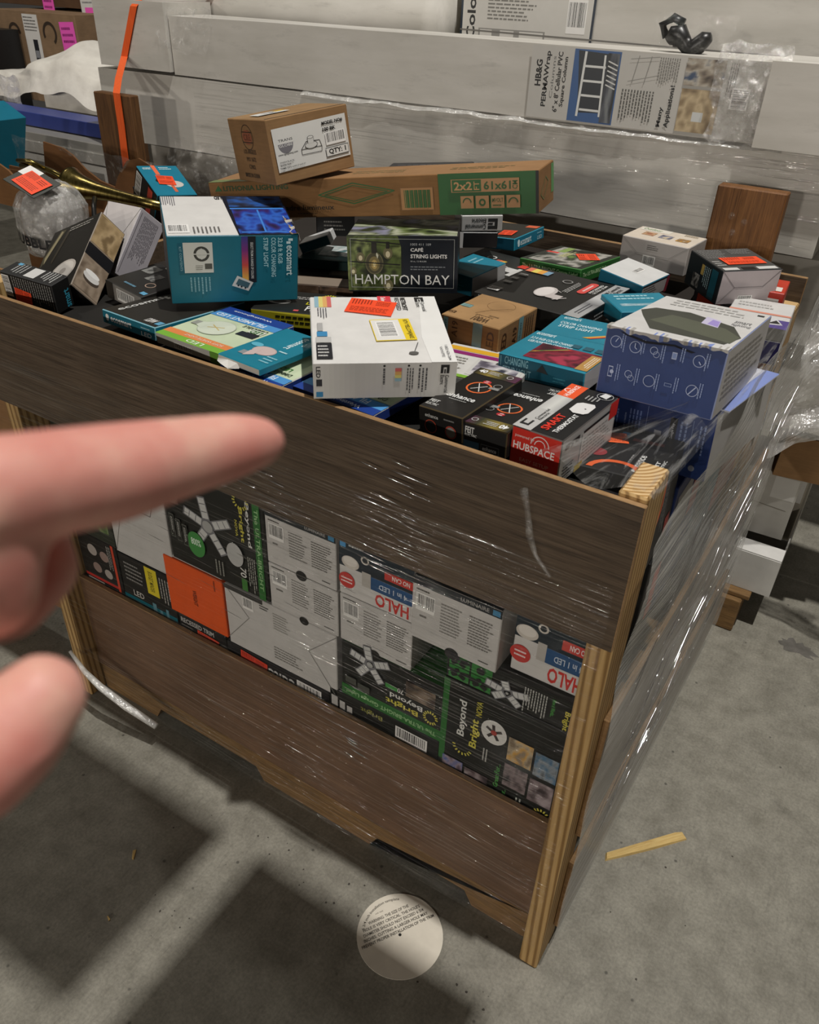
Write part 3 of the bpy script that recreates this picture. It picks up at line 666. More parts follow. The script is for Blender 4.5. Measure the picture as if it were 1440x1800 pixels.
q = wpan('flap', (.0, 0, 0), (.138, .05, .003), '#dcdad5'); q.location = (0, .004, .128); q.rotation_euler = (math.radians(12), 0, 0)
for l, p, d, yw, ti, c in (('beige carton standing behind the open white box', (-.02, 1.645, .002), (.16, .22, .44), -2, (0, 0), '#aea799'),
                        ('white torn carton below the cloudy film', (-.03, 1.40, .265), (.155, .22, .215), 2, (0, 0), '#c5c2ba')):
    carton('inner_carton', l, 'carton', p, yw, ti, d, c, mat='matte', group='cartons behind the crate', art={'F': [('S', (.1, .5), (.9, .46), .002, '#7d776b'), ('R', .55, .62, .97, .95, '#d9d7d1')], 'T': [('S', (.1, .5), (.9, .5), .002, '#7d776b')]})
oc = empty('open_kraft_carton', (.045, 1.375, .482), 'torn brown carton lying open at the right edge', 'carton')
oc.rotation_euler = (math.radians(0), math.radians(2), math.radians(12))
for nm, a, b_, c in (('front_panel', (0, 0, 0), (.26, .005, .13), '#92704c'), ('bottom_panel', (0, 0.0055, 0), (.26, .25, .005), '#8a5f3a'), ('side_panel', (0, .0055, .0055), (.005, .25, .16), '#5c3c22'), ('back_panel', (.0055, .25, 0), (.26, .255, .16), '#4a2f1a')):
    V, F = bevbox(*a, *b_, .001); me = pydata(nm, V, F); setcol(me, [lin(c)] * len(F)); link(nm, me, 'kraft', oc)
# ------------------------------------------------------------------ cartons in the crate
WH, BK, TL, OR, BL = '#e6e4e0', '#1d1c1c', '#196c80', '#f2502a', '#263c72'
GRN, DG = '#2f7d33', '#2a2a2a'
def eco(u0, v0, u1, v1, c=WH, rot=0):   # leaf mark and wordmark
    if rot == 0:
        w = (u1 - u0) * .16
        return [('C', u0 + w * .45, (v0+v1)/2 + (v1-v0)*.18, .05 * 0 + (v1-v0) * .42, c), ('C', u0 + w * .5, (v0+v1)/2 - (v1-v0)*.22, (v1-v0) * .36, c), ('T', 'ecosmart', u0 + w * 1.25, v0, u1, v1, c, 0, .8)]
    h = (v1 - v0) * .14
    return [('R', u0, v1 - h, u1 - (u1-u0)*.35, v1 - h*.55, c), ('R', u0 + (u1-u0)*.3, v1 - h*.45, u1, v1, c), ('T', 'ecosmart', u0, v0, u1, v1 - h*1.3, c, 270, .8)]
def ce(u0, v0, u1, v1, c='#222222', rot=0):   # heavy C-shaped mark with two small words
    if rot == 0:
        w = (u1-u0)*.3
        return [('R', u0, v0, u0+w, v0+(v1-v0)*.3, c), ('R', u0, v0+(v1-v0)*.7, u0+w, v1, c), ('R', u0, v0, u0+w*.3, v1, c), ('R', u0+w*.5, v0+(v1-v0)*.42, u0+w, v0+(v1-v0)*.58, c),
                ('T', 'Commercial', u0+w*1.2, v0+(v1-v0)*.55, u1, v1, c, 0, .6), ('T', 'Electric', u0+w*1.2, v0, u0+w*1.2+(u1-u0)*.45, v0+(v1-v0)*.45, c, 0, .6)]
    h = (v1-v0)*.3
    return [('R', u0, v1-h, u0+(u1-u0)*.3, v1, c), ('R', u0+(u1-u0)*.7, v1-h, u1, v1, c), ('R', u0, v1-h*.3, u1, v1, c), ('R', u0+(u1-u0)*.42, v1-h, u0+(u1-u0)*.58, v1-h*.5, c),
            ('T', 'Commercial', u0+(u1-u0)*.55, v0, u1, v1-h*1.2, c, 270, .6), ('T', 'Electric', u0, v0+(v1-v0)*.3, u0+(u1-u0)*.45, v1-h*1.2, c, 270, .6)]
BW = ['#e98f3c', '#e9c34a', '#d94b3a', '#e7d98a', '#5a9fc8']
def swatch(u0, v0, u1, v1, vert=False, cs=('#8fb2c0', '#d9cb78', '#d9a866', '#cc6a66')):
    n = len(cs)
    return [('R', u0+(u1-u0)*i/n, v0, u0+(u1-u0)*(i+1)/n, v1, c) if vert else ('R', u0, v0+(v1-v0)*i/n, u1, v0+(v1-v0)*(i+1)/n, c) for i, c in enumerate(cs)]
def gus(c='#8d8a86', w=.0012):   # gusset folds on a plain carton end
    return [('S', (.0, 1), (.26, .5), w, c), ('S', (1, 1), (.74, .5), w, c), ('S', (.26, .5), (.74, .5), w, c), ('S', (0, 0), (.26, .5), w*.6, c)]

carton('strip_light_carton', 'large teal colour-changing strip light carton with a white and blue top', 'carton', (-.931, .129, 1.115), 49.3, (6.6, 1.8), (.229, .198, .125), TL, {'T': '#d9d7d3', 'L': '#2b2c2c', 'R': '#1c1d1f'}, art={
    'F': [('R', .075, .46, .28, .90, '#0f5e74'), ('R', .115, .465, .335, .905, '#d5d3cd'), ('O', .25, .74, .11, .32, '#3f3c3a'), ('S', (.25, .66), (.25, .82), .002, '#d5d3cd'), ('S', (.19, .74), (.31, .74), .002, '#d5d3cd'), ('R', .27, .52, .325, .60, '#55524e'), ('L', .2, .5, .26, .58, 3, '#8a8780'),
          ('T', 'KIT CONTENTS', .085, .5, .102, .85, '#8fb9c4', 270, .3), ('L', .145, .14, .315, .40, 6, '#7fb0bd', True),
          ('G', .555, .33, .605, .985, ['#e3b04a', '#c9463a', '#7b2b78', '#283f8c'], True), ('R', .605, .30, .665, .985, '#1b1b1f'), ('T', 'SELECT FROM A RANGE OF COLORS', .625, .36, .645, .90, '#d7d7d5', 270, .4),
          ('Y', [(.47, .26), (.60, .17), (.64, .30), (.515, .41)], '#d0cfcc'), ('Y', [(.50, .28), (.595, .215), (.615, .29), (.525, .365)], '#41606b'), ('C', .52, .26, .014, '#26292b'), ('C', .545, .24, .014, '#26292b'), ('C', .575, .22, .014, '#26292b'),
          ('T', 'STRIP LIGHT', .725, .53, .762, .965, '#a9d3dc', 270, .8), ('T', 'COLOR CHANGING', .785, .38, .822, .965, '#a9d3dc', 270, .8), ('T', '32.8 ft RGB', .838, .58, .875, .965, '#a9d3dc', 270, .8)] + eco(.905, .40, .955, .95, '#cfe4e8', 270),
    'T': [('Y', [(.54, 0), (1, 0), (1, 1), (.50, 1)], '#0d1020'), ('P', .55, .03, .99, .66, ['#0d1024', '#1b2a6e', '#2f62c0', '#1c3a96', '#341f5e', '#15193a'], 4, 20, 14), ('P', .54, .70, .99, .98, ['#0c0d18', '#20304f', '#2456a0', '#101426'], 9, 20, 6),
          ('R', .54, .64, .98, .67, '#3f86d8'), ('R', .75, .06, .765, .62, '#3f7fd2'), ('R', .57, .05, .92, .075, '#3a78cc'), ('L', .0, .72, .12, .98, 7, '#77757a', True), ('B', .02, .06, .18, .26), ('L', .2, .03, .42, .2, 7, '#6b6966', True), ('T', 'LED', .44, .9, .5, .99, '#222222', 180, 1.2)]})
V = []; F = []
for i in range(9):
    t_ = i / 8; w_ = .012 + .010 * noise.noise(Vector((i * 1.3, 2, 0))); V += [(.2295 - .002 * (i % 2), -.001 + .09 * t_, .128 - .004 * (i % 3)), (.232 + .003 * (i % 2), .09 * t_, .125 - w_), (.229 - w_, .09 * t_ - .001, .1262)]
for i in range(8): F += [[i*3, i*3+3, i*3+4, i*3+1], [i*3+2, i*3+5, i*3+3, i*3]]
me = pydata('crushed_corner', V, F); setcol(me, [lin(('#d5d3cf', '#8f7a5e', '#b9b2a6')[i % 3]) for i in range(len(F))]); link('crushed_corner', me, 'matte', bpy.data.objects['strip_light_carton'])
carton('string_lights_carton', 'dark cafe string lights carton with glowing bulb photo', 'carton', (-.720, .383, 1.115), 27.4, (-2.6, -2.6), (.208, .154, .105), '#15191f', {'T': '#34392c'}, art={
    'F': [('P', .0, .03, .49, 1, ['#12140e', '#2a3018', '#5c6b33', '#39421f', '#8a9659', '#1a1d14'], 2, 18, 14), ('Y', [(.46, 1), (.5, .75), (.51, .45), (.47, 0), (1, 0), (1, 1)], '#151b24'),
          ('C', .245, .52, .165, '#6d6748', 1.2), ('C', .245, .52, .15, '#4a4630', 1.2), ('C', .245, .51, .10, '#7d6f45', 1.3), ('C', .245, .50, .055, '#b59a5c', 1.5), ('C', .245, .50, .025, '#ead9a0', 1.8), ('Y', [(.275, .60), (.285, .66), (.265, .72), (.262, .66)], '#c9c6ae'), ('R', .222, .70, .268, .90, '#231f18'), ('C', .12, .62, .075, '#6d6748', 1.2), ('C', .12, .61, .035, '#cfc3a0', 1.3), ('C', .37, .70, .085, '#6d6748', 1.2), ('C', .37, .68, .04, '#cfc3a0', 1.4), ('R', .355, .78, .385, .90, '#231f18'), ('C', .05, .38, .06, '#77714f', 1.2), ('C', .05, .37, .03, '#d6cda8', 1.2), ('C', .37, .13, .09, '#77714f', 1.2), ('C', .37, .12, .04, '#d6cda8', 1.4),
          ('S', (.02, .93), (.48, .86), .0022, '#171510'), ('S', (.02, .55), (.48, .5), .0022, '#171510'),
          ('R', .03, .945, .97, .952, '#a9aba6'), ('R', .03, .09, .97, .097, '#a9aba6'), ('R', .03, .09, .034, .95, '#a9aba6'), ('R', .966, .09, .97, .95, '#a9aba6'),
          ('T', 'HAMPTON BAY', .065, .15, .93, .325, '#ecebe6', 0, 0), ('T', '1003 411 109', .575, .84, .76, .88, '#c2c4c4', 0, 0), ('T', 'CAFÉ', .575, .735, .69, .81, WH, 0, 1.4), ('T', 'STRING LIGHTS', .575, .62, .905, .69, WH, 0, 1.4), ('T', '18 m, 12 BULBS', .575, .55, .72, .58, '#b9bbbb', 0, .5), ('L', .575, .40, .89, .49, 2, '#7c8084')],
    'T': [('P', .01, .02, .99, .98, ['#23281a', '#6b7a45', '#b9bca6', '#4f5a33', '#8f8fa6', '#31381f'], 6, 22, 9)]})
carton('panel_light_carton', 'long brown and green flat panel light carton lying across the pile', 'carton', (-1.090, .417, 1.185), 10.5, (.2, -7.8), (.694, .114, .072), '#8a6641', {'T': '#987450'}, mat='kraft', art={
    'F': [('R', .728, 0, .992, 1, '#2a5c2e'), ('R', .992, 0, 1, 1, '#1b1b1b'), ('T', 'LITHONIA LIGHTING', .05, .76, .27, .90, '#2c4a26', 0, 1.2), ('Y', [(.02, .76), (.035, .92), (.045, .76)], '#2a5c2e'), ('T', 'cadre lumineux', .24, .20, .41, .33, '#33281b', 0, .8), ('L', .29, .08, .36, .13, 1, '#4b3a26'),
          ('S', (.365, .58), (.475, .86), .0022, '#2f5a2a'), ('S', (.475, .86), (.60, .64), .0022, '#2f5a2a'), ('S', (.60, .64), (.475, .34), .0022, '#2f5a2a'), ('S', (.475, .34), (.365, .58), .0022, '#2f5a2a'), ('S', (.385, .58), (.475, .80), .0015, '#2f5a2a'), ('S', (.475, .80), (.58, .63), .0015, '#2f5a2a'), ('S', (.58, .63), (.475, .40), .0015, '#2f5a2a'), ('S', (.475, .40), (.385, .58), .0015, '#2f5a2a'),
          ('R', .617, .14, .713, .70, '#7d5a36'), ('R', .619, .15, .711, .69, '#a5794c')] + [('R', .628 + i*.0042, .2, .630 + i*.0042 + .0012*(i % 3), .64, '#2c5a2a') for i in range(18)] +
         [('R', .765, .55, .95, .86, '#a97f55'), ('R', .768, .565, .848, .845, '#2a5c2e'), ('T', '2x2', .773, .60, .823, .80, '#b98c5e', 0, 1), ('T', 'FT', .828, .6, .843, .8, '#b98c5e', 90, .5), ('T', '61x61', .855, .60, .928, .80, '#2c5428', 0, 1), ('T', 'CM', .932, .6, .946, .8, '#2c5428', 90, .5)] +
         [('R', .79 + i*.042, .16, .826 + i*.042, .46, '#a97f55') for i in range(4)] + [('O', .808, .30, .12, .25, '#2c5428', .5), ('O', .85, .30, .09, .5, '#2c5428'), ('T', 'MVOLT', .877, .3, .907, .40, '#2c5428', 0, .5), ('L', .878, .18, .906, .26, 1, '#2c5428'), ('O', .934, .28, .13, .25, '#2c5428', .5)],
    'T': [('L', .45, .3, .62, .6, 2, '#7d6a3e'), ('L', .74, .35, .93, .6, 2, '#7d6a3e'), ('R', .0, .0, .18, .25, '#6f7d4c')],
    'R': [('R', .82, .25, 1, .95, '#4a8a48'), ('S', (.12, .4), (.45, .75), .002, '#5a6a35'), ('S', (.45, .75), (.62, .6), .002, '#5a6a35'), ('S', (.62, .6), (.3, .25), .002, '#5a6a35'), ('S', (.3, .25), (.12, .4), .002, '#5a6a35')]})
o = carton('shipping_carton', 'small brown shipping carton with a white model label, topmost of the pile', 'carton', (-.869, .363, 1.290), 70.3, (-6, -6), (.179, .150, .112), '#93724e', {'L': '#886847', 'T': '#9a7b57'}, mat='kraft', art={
    'L': [('O', .46, .72, .20, .07, '#3a2a1c'), ('C', .46, .72, .16, '#8c5138', .72), ('S', (.33, .80), (.59, .80), .002, '#3a2a1c'), ('S', (.33, .64), (.59, .64), .002, '#3a2a1c'), ('T', 'C.R.E.', .37, .67, .55, .77, '#5d3626', 0, .8), ('T', 'LOS ANGELES', .30, .46, .62, .53, '#3f3021', 0, .5), ('T', 'P/O 1672', .34, .34, .58, .41, '#3f3021', 0, .5), ('T', 'C/NO.', .37, .22, .54, .29, '#3f3021', 0, .5), ('T', 'MADE IN CHINA', .22, .08, .60, .15, '#3f3021', 0, 1)],
    'T': [('S', (.02, .06), (.98, .05), .004, '#2b1d12')]})
sticker(o, (.179, .150, .112), 'F', .50, .53, .163, .074, 1, items=[('R', 0, 0, 1, 1, '#d8d7d2'), ('C', .15, .62, .22, '#77757a'), ('R', .04, .63, .27, .90, '#d8d7d2'), ('T', 'TRANS', .06, .68, .25, .74, '#444444', 0, .3), ('T', 'GLOBE', .06, .56, .24, .62, '#e0dfdc', 0, .3), ('T', 'www.tgtlighting.com', .03, .36, .29, .42, '#4a4a4a', 0, .2),
    ('S', (.34, .40), (.42, .56), .001, '#222222'), ('S', (.42, .56), (.60, .53), .001, '#222222'), ('S', (.60, .53), (.62, .38), .001, '#222222'), ('S', (.34, .40), (.62, .38), .001, '#222222'), ('S', (.34, .40), (.34, .28), .001, '#222222'), ('S', (.62, .38), (.61, .26), .001, '#222222'), ('S', (.34, .28), (.61, .26), .001, '#222222'), ('C', .48, .46, .19, '#222222', .45), ('C', .48, .46, .175, '#d0cfca', .42), ('R', .438, .50, .522, .64, '#222222'), ('R', .442, .50, .518, .64, '#cfcec9'), ('C', .48, .64, .093, '#222222', .4), ('C', .48, .64, .08, '#d8d7d2', .35),
    ('T', 'MODEL NO#', .66, .83, .95, .92, '#161616', 0, 1.4), ('T', '100 BK', .66, .69, .84, .78, '#161616', 0, 1.4), ('B', .68, .36, .96, .66), ('R', .66, .08, .98, .30, '#1a1a1a'), ('R', .665, .095, .975, .285, '#d8d7d2'), ('T', 'QTY: 1', .70, .12, .94, .26, '#161616', 0, 1.5), ('T', 'FINISH BLACK', .03, .20, .22, .24, '#333333', 0, .2), ('T', 'BULBS N/A', .03, .13, .17, .17, '#333333', 0, .2), ('T', 'DIMS: L5.5"xW5.5"xH3.5"', .03, .06, .36, .10, '#333333', 0, .2)], name='shipping_label')
sticker(o, (.179, .150, .112), 'T', .32, .55, .07, .035, 0, items=[('R', 0, 0, 1, 1, '#d8d7d2'), ('R', .7, .5, 1, 1, '#c9a53a'), ('B', .25, .1, .7, .8)], name='shipping_label')

o = carton('retrofit_light_carton', 'big white recessed light carton with orange and yellow stickers at the front rim', 'carton', (-.486, -.029, 1.115), 39.0, (3.8, .2), (.205, .235, .055), '#dcdad6', art={
    'T': [('Y', [(.87, 1), (1, 1), (1, 0), (.82, 0), (.80, .35)], '#e6e5e1')] + swatch(.035, .82, .165, 1.0, True) + [('R', .535, .87, .64, 1.0, '#d8414c'), ('T', 'Select', .56, .89, .60, .985, WH, 270, 1), ('T', 'RETROFIT', .715, .76, .755, .975, '#2b2b2b', 270, 1.2), ('T', 'RECESSED', .67, .76, .705, .975, '#4a4a4a', 270, .6)] + ce(.83, .74, .90, .975, '#2d2d2d', 270) +
         [('L', .05, .62, .13, .80, 4, '#55555a', True), ('R', .045, .44, .085, .56, '#a9a8a6'), ('R', .04, .36, .115, .43, '#3d86b5'), ('R', .03, .05, .14, .26, '#26262a'), ('L', .04, .07, .13, .24, 4, '#c9c8c5'), ('R', .03, .27, .14, .35, '#b9b8b5'), ('C', .71, .115, .035, '#5d5b58', .7), ('S', (.72, .14), (.76, .26), .0012, '#3a3a3a'), ('T', '1002 626 264', .945, .02, .965, .22, '#55555a', 270, .3), ('T', 'WHITE', .905, .06, .925, .20, '#77777a', 270, .3)],
    'F': [('G', .0, .0, .86, 1, ['#d6d4d0', '#b9b7b4', '#c9c7c3', '#dddbd7']), ('Y', [(.86, 1), (1, 1), (1, 0), (.83, 0), (.85, .6)], '#dedcd7'), ('T', 'LED', .02, .60, .05, .92, '#2b2b2b', 270, 1.2), ('R', .02, .36, .06, .56, '#333338'), ('R', .018, .05, .065, .20, '#3d86b5'), ('C', .49, .92, .03, '#222222'), ('C', .66, .92, .03, '#222222'), ('C', .74, .92, .03, '#222222'), ('L', .645, .1, .70, .85, 3, '#4b4b4e', True), ('L', .725, .15, .80, .85, 3, '#4b4b4e', True), ('L', .475, .25, .505, .85, 1, '#4b4b4e', True)] + swatch(.565, .48, .61, .86) + ce(.885, .12, .945, .94, '#2d2d2d', 270)})
sticker(o, (.205, .235, .055), 'T', .47, .81, .075, .055, -16)
sticker(o, (.205, .235, .055), 'T', .60, .45, .062, .075, 4, items=[('R', 0, 0, 1, 1, '#e4c72e'), ('R', .02, .03, .72, .97, '#dddbd6'), ('B', .12, .18, .60, .88, True), ('T', 'RTV YELLOWJAKE', .80, .06, .94, .94, '#2b2a1c', 270, .7)], name='return_label')

carton('led_carton', 'black and teal flat LED carton at the front rim, under the strip light carton', 'carton', (-1.034, .053, 1.080), -2.3, (-3.3, .6), (.141, .22, .025), '#26241f', {'F': TL, 'R': '#14768f', 'L': TL}, edge='#7fb0bd', art={
    'F': eco(.06, .30, .56, .72, WH) + [('T', 'LED', .74, .10, .93, .40, WH, 0, .4), ('L', .74, .6, .93, .75, 1, '#b5d3da')],
    'T': eco(.10, .06, .24, .60, '#d0d0cc', 270)[:2] + [('T', 'ecosmart', .12, .08, .20, .62, '#d0d0cc', 90, .8), ('T', '120W', .70, .05, .86, .13, WH, 0, 1), ('R', .89, .05, .98, .12, '#5f9fc0')]})
def filament(pos, yaw, tilt, dims, label):
    return carton('filament_bulb_carton', label, 'carton', pos, yaw, tilt, dims, '#b9b7ae', {'T': '#c9d6b4', 'R': '#27408c'}, edge='#c9c7c0', group='filament bulb cartons', art={
        'T': [('R', .0, .0, .10, 1, '#7ab23a'), ('R', .10, .0, .20, 1, '#e0874a'), ('R', .84, .0, 1, 1, '#1f3f8e'), ('R', .72, .0, .84, 1, '#4f93cf'), ('T', 'Westinghouse', .91, .25, .955, .85, '#e3e8f0', 90, .5), ('T', 'FILAMENT LED', .745, .2, .815, .95, '#e8eef5', 90, .6), ('T', 'DIMMABLE', .645, .05, .695, .40, '#3b4a3a', 90, .4), ('T', 'SOFT WHITE LIGHT', .13, .12, .17, .7, '#f0ddcf', 90, .2), ('T', 'LED', .02, .30, .08, .55, '#e5f0d6', 90, .5),
              ('R', .46, .04, .56, .30, '#23242a'), ('R', .57, .04, .66, .24, '#d8dad0'), ('C', .46, .58, .19, '#b8c0ad', 1.2), ('C', .46, .58, .18, '#d2d9c6', 1.2), ('R', .40, .83, .50, .93, '#9a9c92'), ('Y', [(.36, .72), (.56, .72), (.50, .84), (.40, .84)], '#d2d9c6'), ('S', (.42, .5), (.5, .68), .002, '#c9b06a'), ('S', (.5, .5), (.42, .68), .002, '#c9b06a'), ('T', 'LED', .57, .06, .64, .22, '#3f7a3a', 90, .8)],
        'F': [('B', .30, .12, .58, .68), ('R', .86, .0, 1, 1, '#6a9a3a')]}, rots={'T': 90})
def filament2(pos, yaw, tilt, dims, label):   # the same carton with its blue edge to the front rim
    o = filament(pos, yaw, tilt, dims, label)
    for ch in list(o.children): bpy.data.objects.remove(ch)
    A = Art(); A.face(dims, 'T', [('R', 0, 0, 1, .12, '#1f3f8e'), ('R', 0, .12, 1, .24, '#4f93cf'), ('T', 'FILAMENT LED', .1, .14, .8, .22, '#e8eef5', 180, .6), ('T', 'Westinghouse', .3, .03, .8, .10, '#e3e8f0', 180, .5), ('T', 'DIMMABLE', .55, .28, .9, .34, '#3b4a3a', 180, .4), ('T', 'LED', .62, .37, .8, .44, '#3f7a3a', 180, .8)])
    A.face(dims, 'F', [('R', 0, 0, 1, 1, '#1f3f8e'), ('T', 'Westinghouse', .3, .3, .8, .75, '#c3cbe0', 180, .4)]); A.obj('printed_graphics', o); return o
filament((-.885, .042, 1.080), -6.7, (.8, -2.8), (.169, .168, .019), 'pale green filament bulb carton with a big globe bulb picture')
filament2((-.712, .008, 1.073), -3, (0, 0), (.128, .16, .018), 'blue-edged filament bulb carton under the torn teal bulb carton')
filament2((-.560, .014, 1.080), -4, (0, 0), (.155, .17, .018), 'blue-edged filament bulb carton under the big white carton')
o = carton('bulb_carton', 'thin teal bulb carton with a torn white end at the front rim', 'carton', (-.715, .016, 1.1), -5.4, (-.7, -.2), (.096, .157, .012), '#1a7a90', {'F': '#c9c7c0'}, art={
    'T': eco(.62, .55, .74, .98, '#cfe4e8', 90)[2:] + [('T', '60W', .80, .70, .96, .86, '#bfe0e8', 0, .6), ('C', .50, .36, .24, '#b9a3a0', .75), ('C', .50, .36, .22, '#c8b3ae', .72), ('R', .20, .16, .34, .25, '#8a8f92'), ('Y', [(.30, .28), (.34, .14), (.48, .22), (.42, .40)], '#c8b3ae'), ('C', .20, .44, .13, '#5fb0c6', .6), ('L', .72, .12, .95, .3, 3, '#8cc4d2'), ('L', .7, .42, .95, .48, 1, '#bfe0e8')]})
V = [(0, -.002, .0), (.018, -.012, .004), (.034, -.010, -.002), (.05, -.001, .0), (.05, .004, .012), (.0, .004, .012), (.024, .0, .008)]
me = pydata('torn_flap', V, [[0, 1, 6, 5], [1, 2, 6], [2, 3, 4, 6], [6, 4, 5]]); setcol(me, [lin('#d5d3ce')] * 4); link('torn_flap', me, 'matte', o)

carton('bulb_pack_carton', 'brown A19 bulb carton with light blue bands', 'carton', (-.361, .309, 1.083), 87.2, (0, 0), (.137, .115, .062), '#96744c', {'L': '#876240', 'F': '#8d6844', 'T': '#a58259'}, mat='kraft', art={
    'T': [('T', '100W', .06, .55, .22, .28, '#4a3420', 90, 1), ('T', 'EQUIVALENT', .24, .58, .29, .28, '#6a5236', 90, .2), ('T', 'INDOOR', .30, .22, .34, .40, '#5a4630', 0, .3), ('R', .42, .80, .52, .98, '#7fa3a0'), ('L', .40, .78, .54, .95, 3, '#4f6b6a', True), ('T', 'LED', .12, .86, .2, .98, '#4a3420', 0, .6), ('O', .72, .45, .22, .02, '#8a6742'), ('S', (.5, .5), (.72, .25), .001, '#8a6742'), ('S', (.5, .5), (.3, .62), .001, '#8a6742')],
    'F': [('T', 'LED', .08, .2, .20, .8, '#4a2f1c', 90, .8), ('T', 'A19', .36, .35, .46, .8, '#4a2f1c', 90, .6), ('R', .50, .0, .62, 1, '#6f8f90'), ('T', 'DAYLIGHT', .54, .15, .58, .85, '#2f4a52', 90, .6), ('L', .68, .1, .92, .9, 4, '#5a402a', True)],
    'L': [('T', 'LED', .80, .25, .92, .85, '#4a2f1c', 90, .9), ('R', .56, 0, .72, 1, '#6f8587'), ('T', 'A19', .20, .45, .30, .9, '#4a2f1c', 90, .6), ('R', .05, .15, .13, .95, '#6f8f90'), ('T', 'DAYLIGHT', .07, .2, .11, .9, '#2f4a52', 90, .6)]}, rots={})
o = carton('disc_light_carton', 'large black disc light carton with a silver spine', 'carton', (-.295, .498, 1.085), 85.9, (.1, .5), (.232, .223, .038), '#23221f', {'F': '#15181a'}, edge='#3b3a38', art={
    'T': [('R', .0, .0, 1, .14, '#a9a9a8'), ('G', .2, .0, .7, .14, ['#a9a9a8', '#7d7d7e', '#c3c3c2', '#a9a9a8'])] + ce(.66, .02, .96, .11, '#2a2a2a') + [('L', .1, .04, .4, .1, 2, '#55555a'),
          ('R', .60, .24, .86, .32, '#d6504a'), ('C', .60, .28, .04, '#d6504a'), ('C', .86, .28, .04, '#d6504a'), ('L', .63, .255, .84, .30, 1, '#f0d0cc'), ('T', 'ULTRA SLIM', .62, .165, .9, .19, '#dddcd8', 0, .6), ('T', 'RECESSED', .62, .2, .9, .225, '#dddcd8', 0, 1), ('L', .5, .36, .85, .42, 3, '#b5b4b0'),
          ('C', .40, .52, .15, '#c9c1bd', .62), ('C', .40, .53, .13, '#dfd8d4', .55), ('R', .27, .34, .38, .46, '#c6bdb9'), ('S', (.25, .38), (.36, .30), .0025, '#cfc9c5'), ('S', (.46, .40), (.53, .52), .0015, '#cfc9c5'), ('O', .77, .50, .05, .25, '#8a8986')] +
         swatch(.80, .72, .92, .96, False, ('#7fa0b8', '#e2a24a', '#e4cf62', '#df7a5a')) + [('L', .35, .86, .75, .95, 3, '#b5b4b0', True), ('B', .12, .84, .22, .95)],
    'F': [('O', .12, .5, .3, .15, '#9a9a98'), ('O', .9, .5, .3, .2, '#9a9a98'), ('L', .3, .3, .6, .7, 2, '#a9a9a6')],
    'L': [('O', .15, .5, .3, .12, '#6a6a68'), ('L', .04, .2, .1, .9, 2, '#cfcfcc', True), ('T', 'SLIM', .2, .3, .3, .7, '#b5b4b0', 0, .6)]})
o = carton('garage_light_carton', 'green-edged black garage light carton at the back of the pile', 'carton', (-.403, .784, 1.092), 80.9, (-3.1, 1.7), (.172, .157, .03), '#1f211c', {'F': '#245f27', 'L': '#245f27', 'T': '#2f3129'}, edge='#3d7a3a', art={
    'T': [('P', .05, .1, .95, .9, ['#23261f', '#4f5148', '#b9b5ac', '#2c2f26', '#6f8a4a'], 8, 14, 12), ('R', .55, .75, .62, .95, '#d9483a'), ('R', .65, .7, .95, .82, '#8aa25a'), ('T', 'Beyond Bright', .3, .55, .8, .66, '#d2cf9a', 270, 1)],
    'F': [('T', 'The ULTRA-BRIGHT Garage Light!', .05, .3, .9, .7, '#b7d6a4', 0, .4)], 'L': [('T', 'The ULTRA-BRIGHT Garage Light!', .05, .3, .95, .7, '#b7d6a4', 0, .4)]})
sticker(o, (.172, .157, .03), 'T', .62, .30, .06, .045, 40)
carton('garage_light_carton', 'black garage light carton under the green-edged one', 'carton', (-.405, .78, 1.055), 80.5, (0, 0), (.168, .155, .036), '#131412', art={'F': [('T', 'Beyond', .08, .25, .55, .8, '#d2d2cc', 0, 1)], 'L': [('L', .2, .3, .8, .7, 1, '#8a8a78')]})
carton('outdoor_light_carton', 'pale cream light carton beside the brown timber upright', 'carton', (-.395, 1.001, 1.090), -6.0, (.5, -.2), (.158, .108, .062), '#b3aea9', {'T': '#d9ccbb', 'F': '#aaa5a1'}, art={
    'F': gus() + [('L', .40, .66, .58, .85, 3, '#55524e'), ('B', .36, .1, .55, .46)],
    'T': [('R', .04, .72, .5, .98, '#dfd9cc'), ('T', 'Outdoor', .08, .78, .36, .93, '#4f7a3a', 0, .6), ('P', .18, .35, .36, .62, ['#8a3a2a', '#c9a27a', '#6a4a3a'], 2, 6, 4), ('P', .44, .33, .62, .60, ['#5a5a6a', '#8a8a9a', '#c9b89a'], 3, 6, 4), ('P', .70, .32, .88, .58, ['#d9a03a', '#7a5a3a', '#c9b89a'], 4, 6, 4), ('L', .7, .8, .95, .95, 2, '#a5957a')]})
o = carton('flood_light_carton', 'black carton with a plain white end and orange sticker near the back right corner', 'carton', (-.130, .835, 1.090), 43.7, (1.9, -.6), (.132, .133, .070), '#1b1f24', {'F': '#bdb3b3', 'L': '#121a1f', 'T': '#4a4a48'}, edge='#15181a', art={
    'F': gus('#7d7676') + [('B', .36, .03, .6, .26)],
    'L': [('R', .72, .05, .9, .9, '#0f4a58'), ('P', .22, .1, .42, .5, ['#1a1a1a', '#8a8a86', '#2a2a2a'], 3, 6, 6), ('L', .5, .25, .7, .85, 4, '#8fa8ac', True), ('R', .42, .55, .5, .85, '#a08a4a')],
    'T': [('R', .05, .03, .3, .13, '#d0cfcc'), ('R', .62, .03, .95, .14, '#d0cfcc'), ('R', .36, .03, .58, .13, '#151515'), ('L', .05, .55, .5, .95, 7, '#8a8986'), ('L', .55, .72, .95, .95, 4, '#8a8986'), ('L', .04, .2, .2, .45, 3, '#b5b4b0')]})
sticker(o, (.132, .133, .070), 'T', .55, .40, .088, .042, 1)
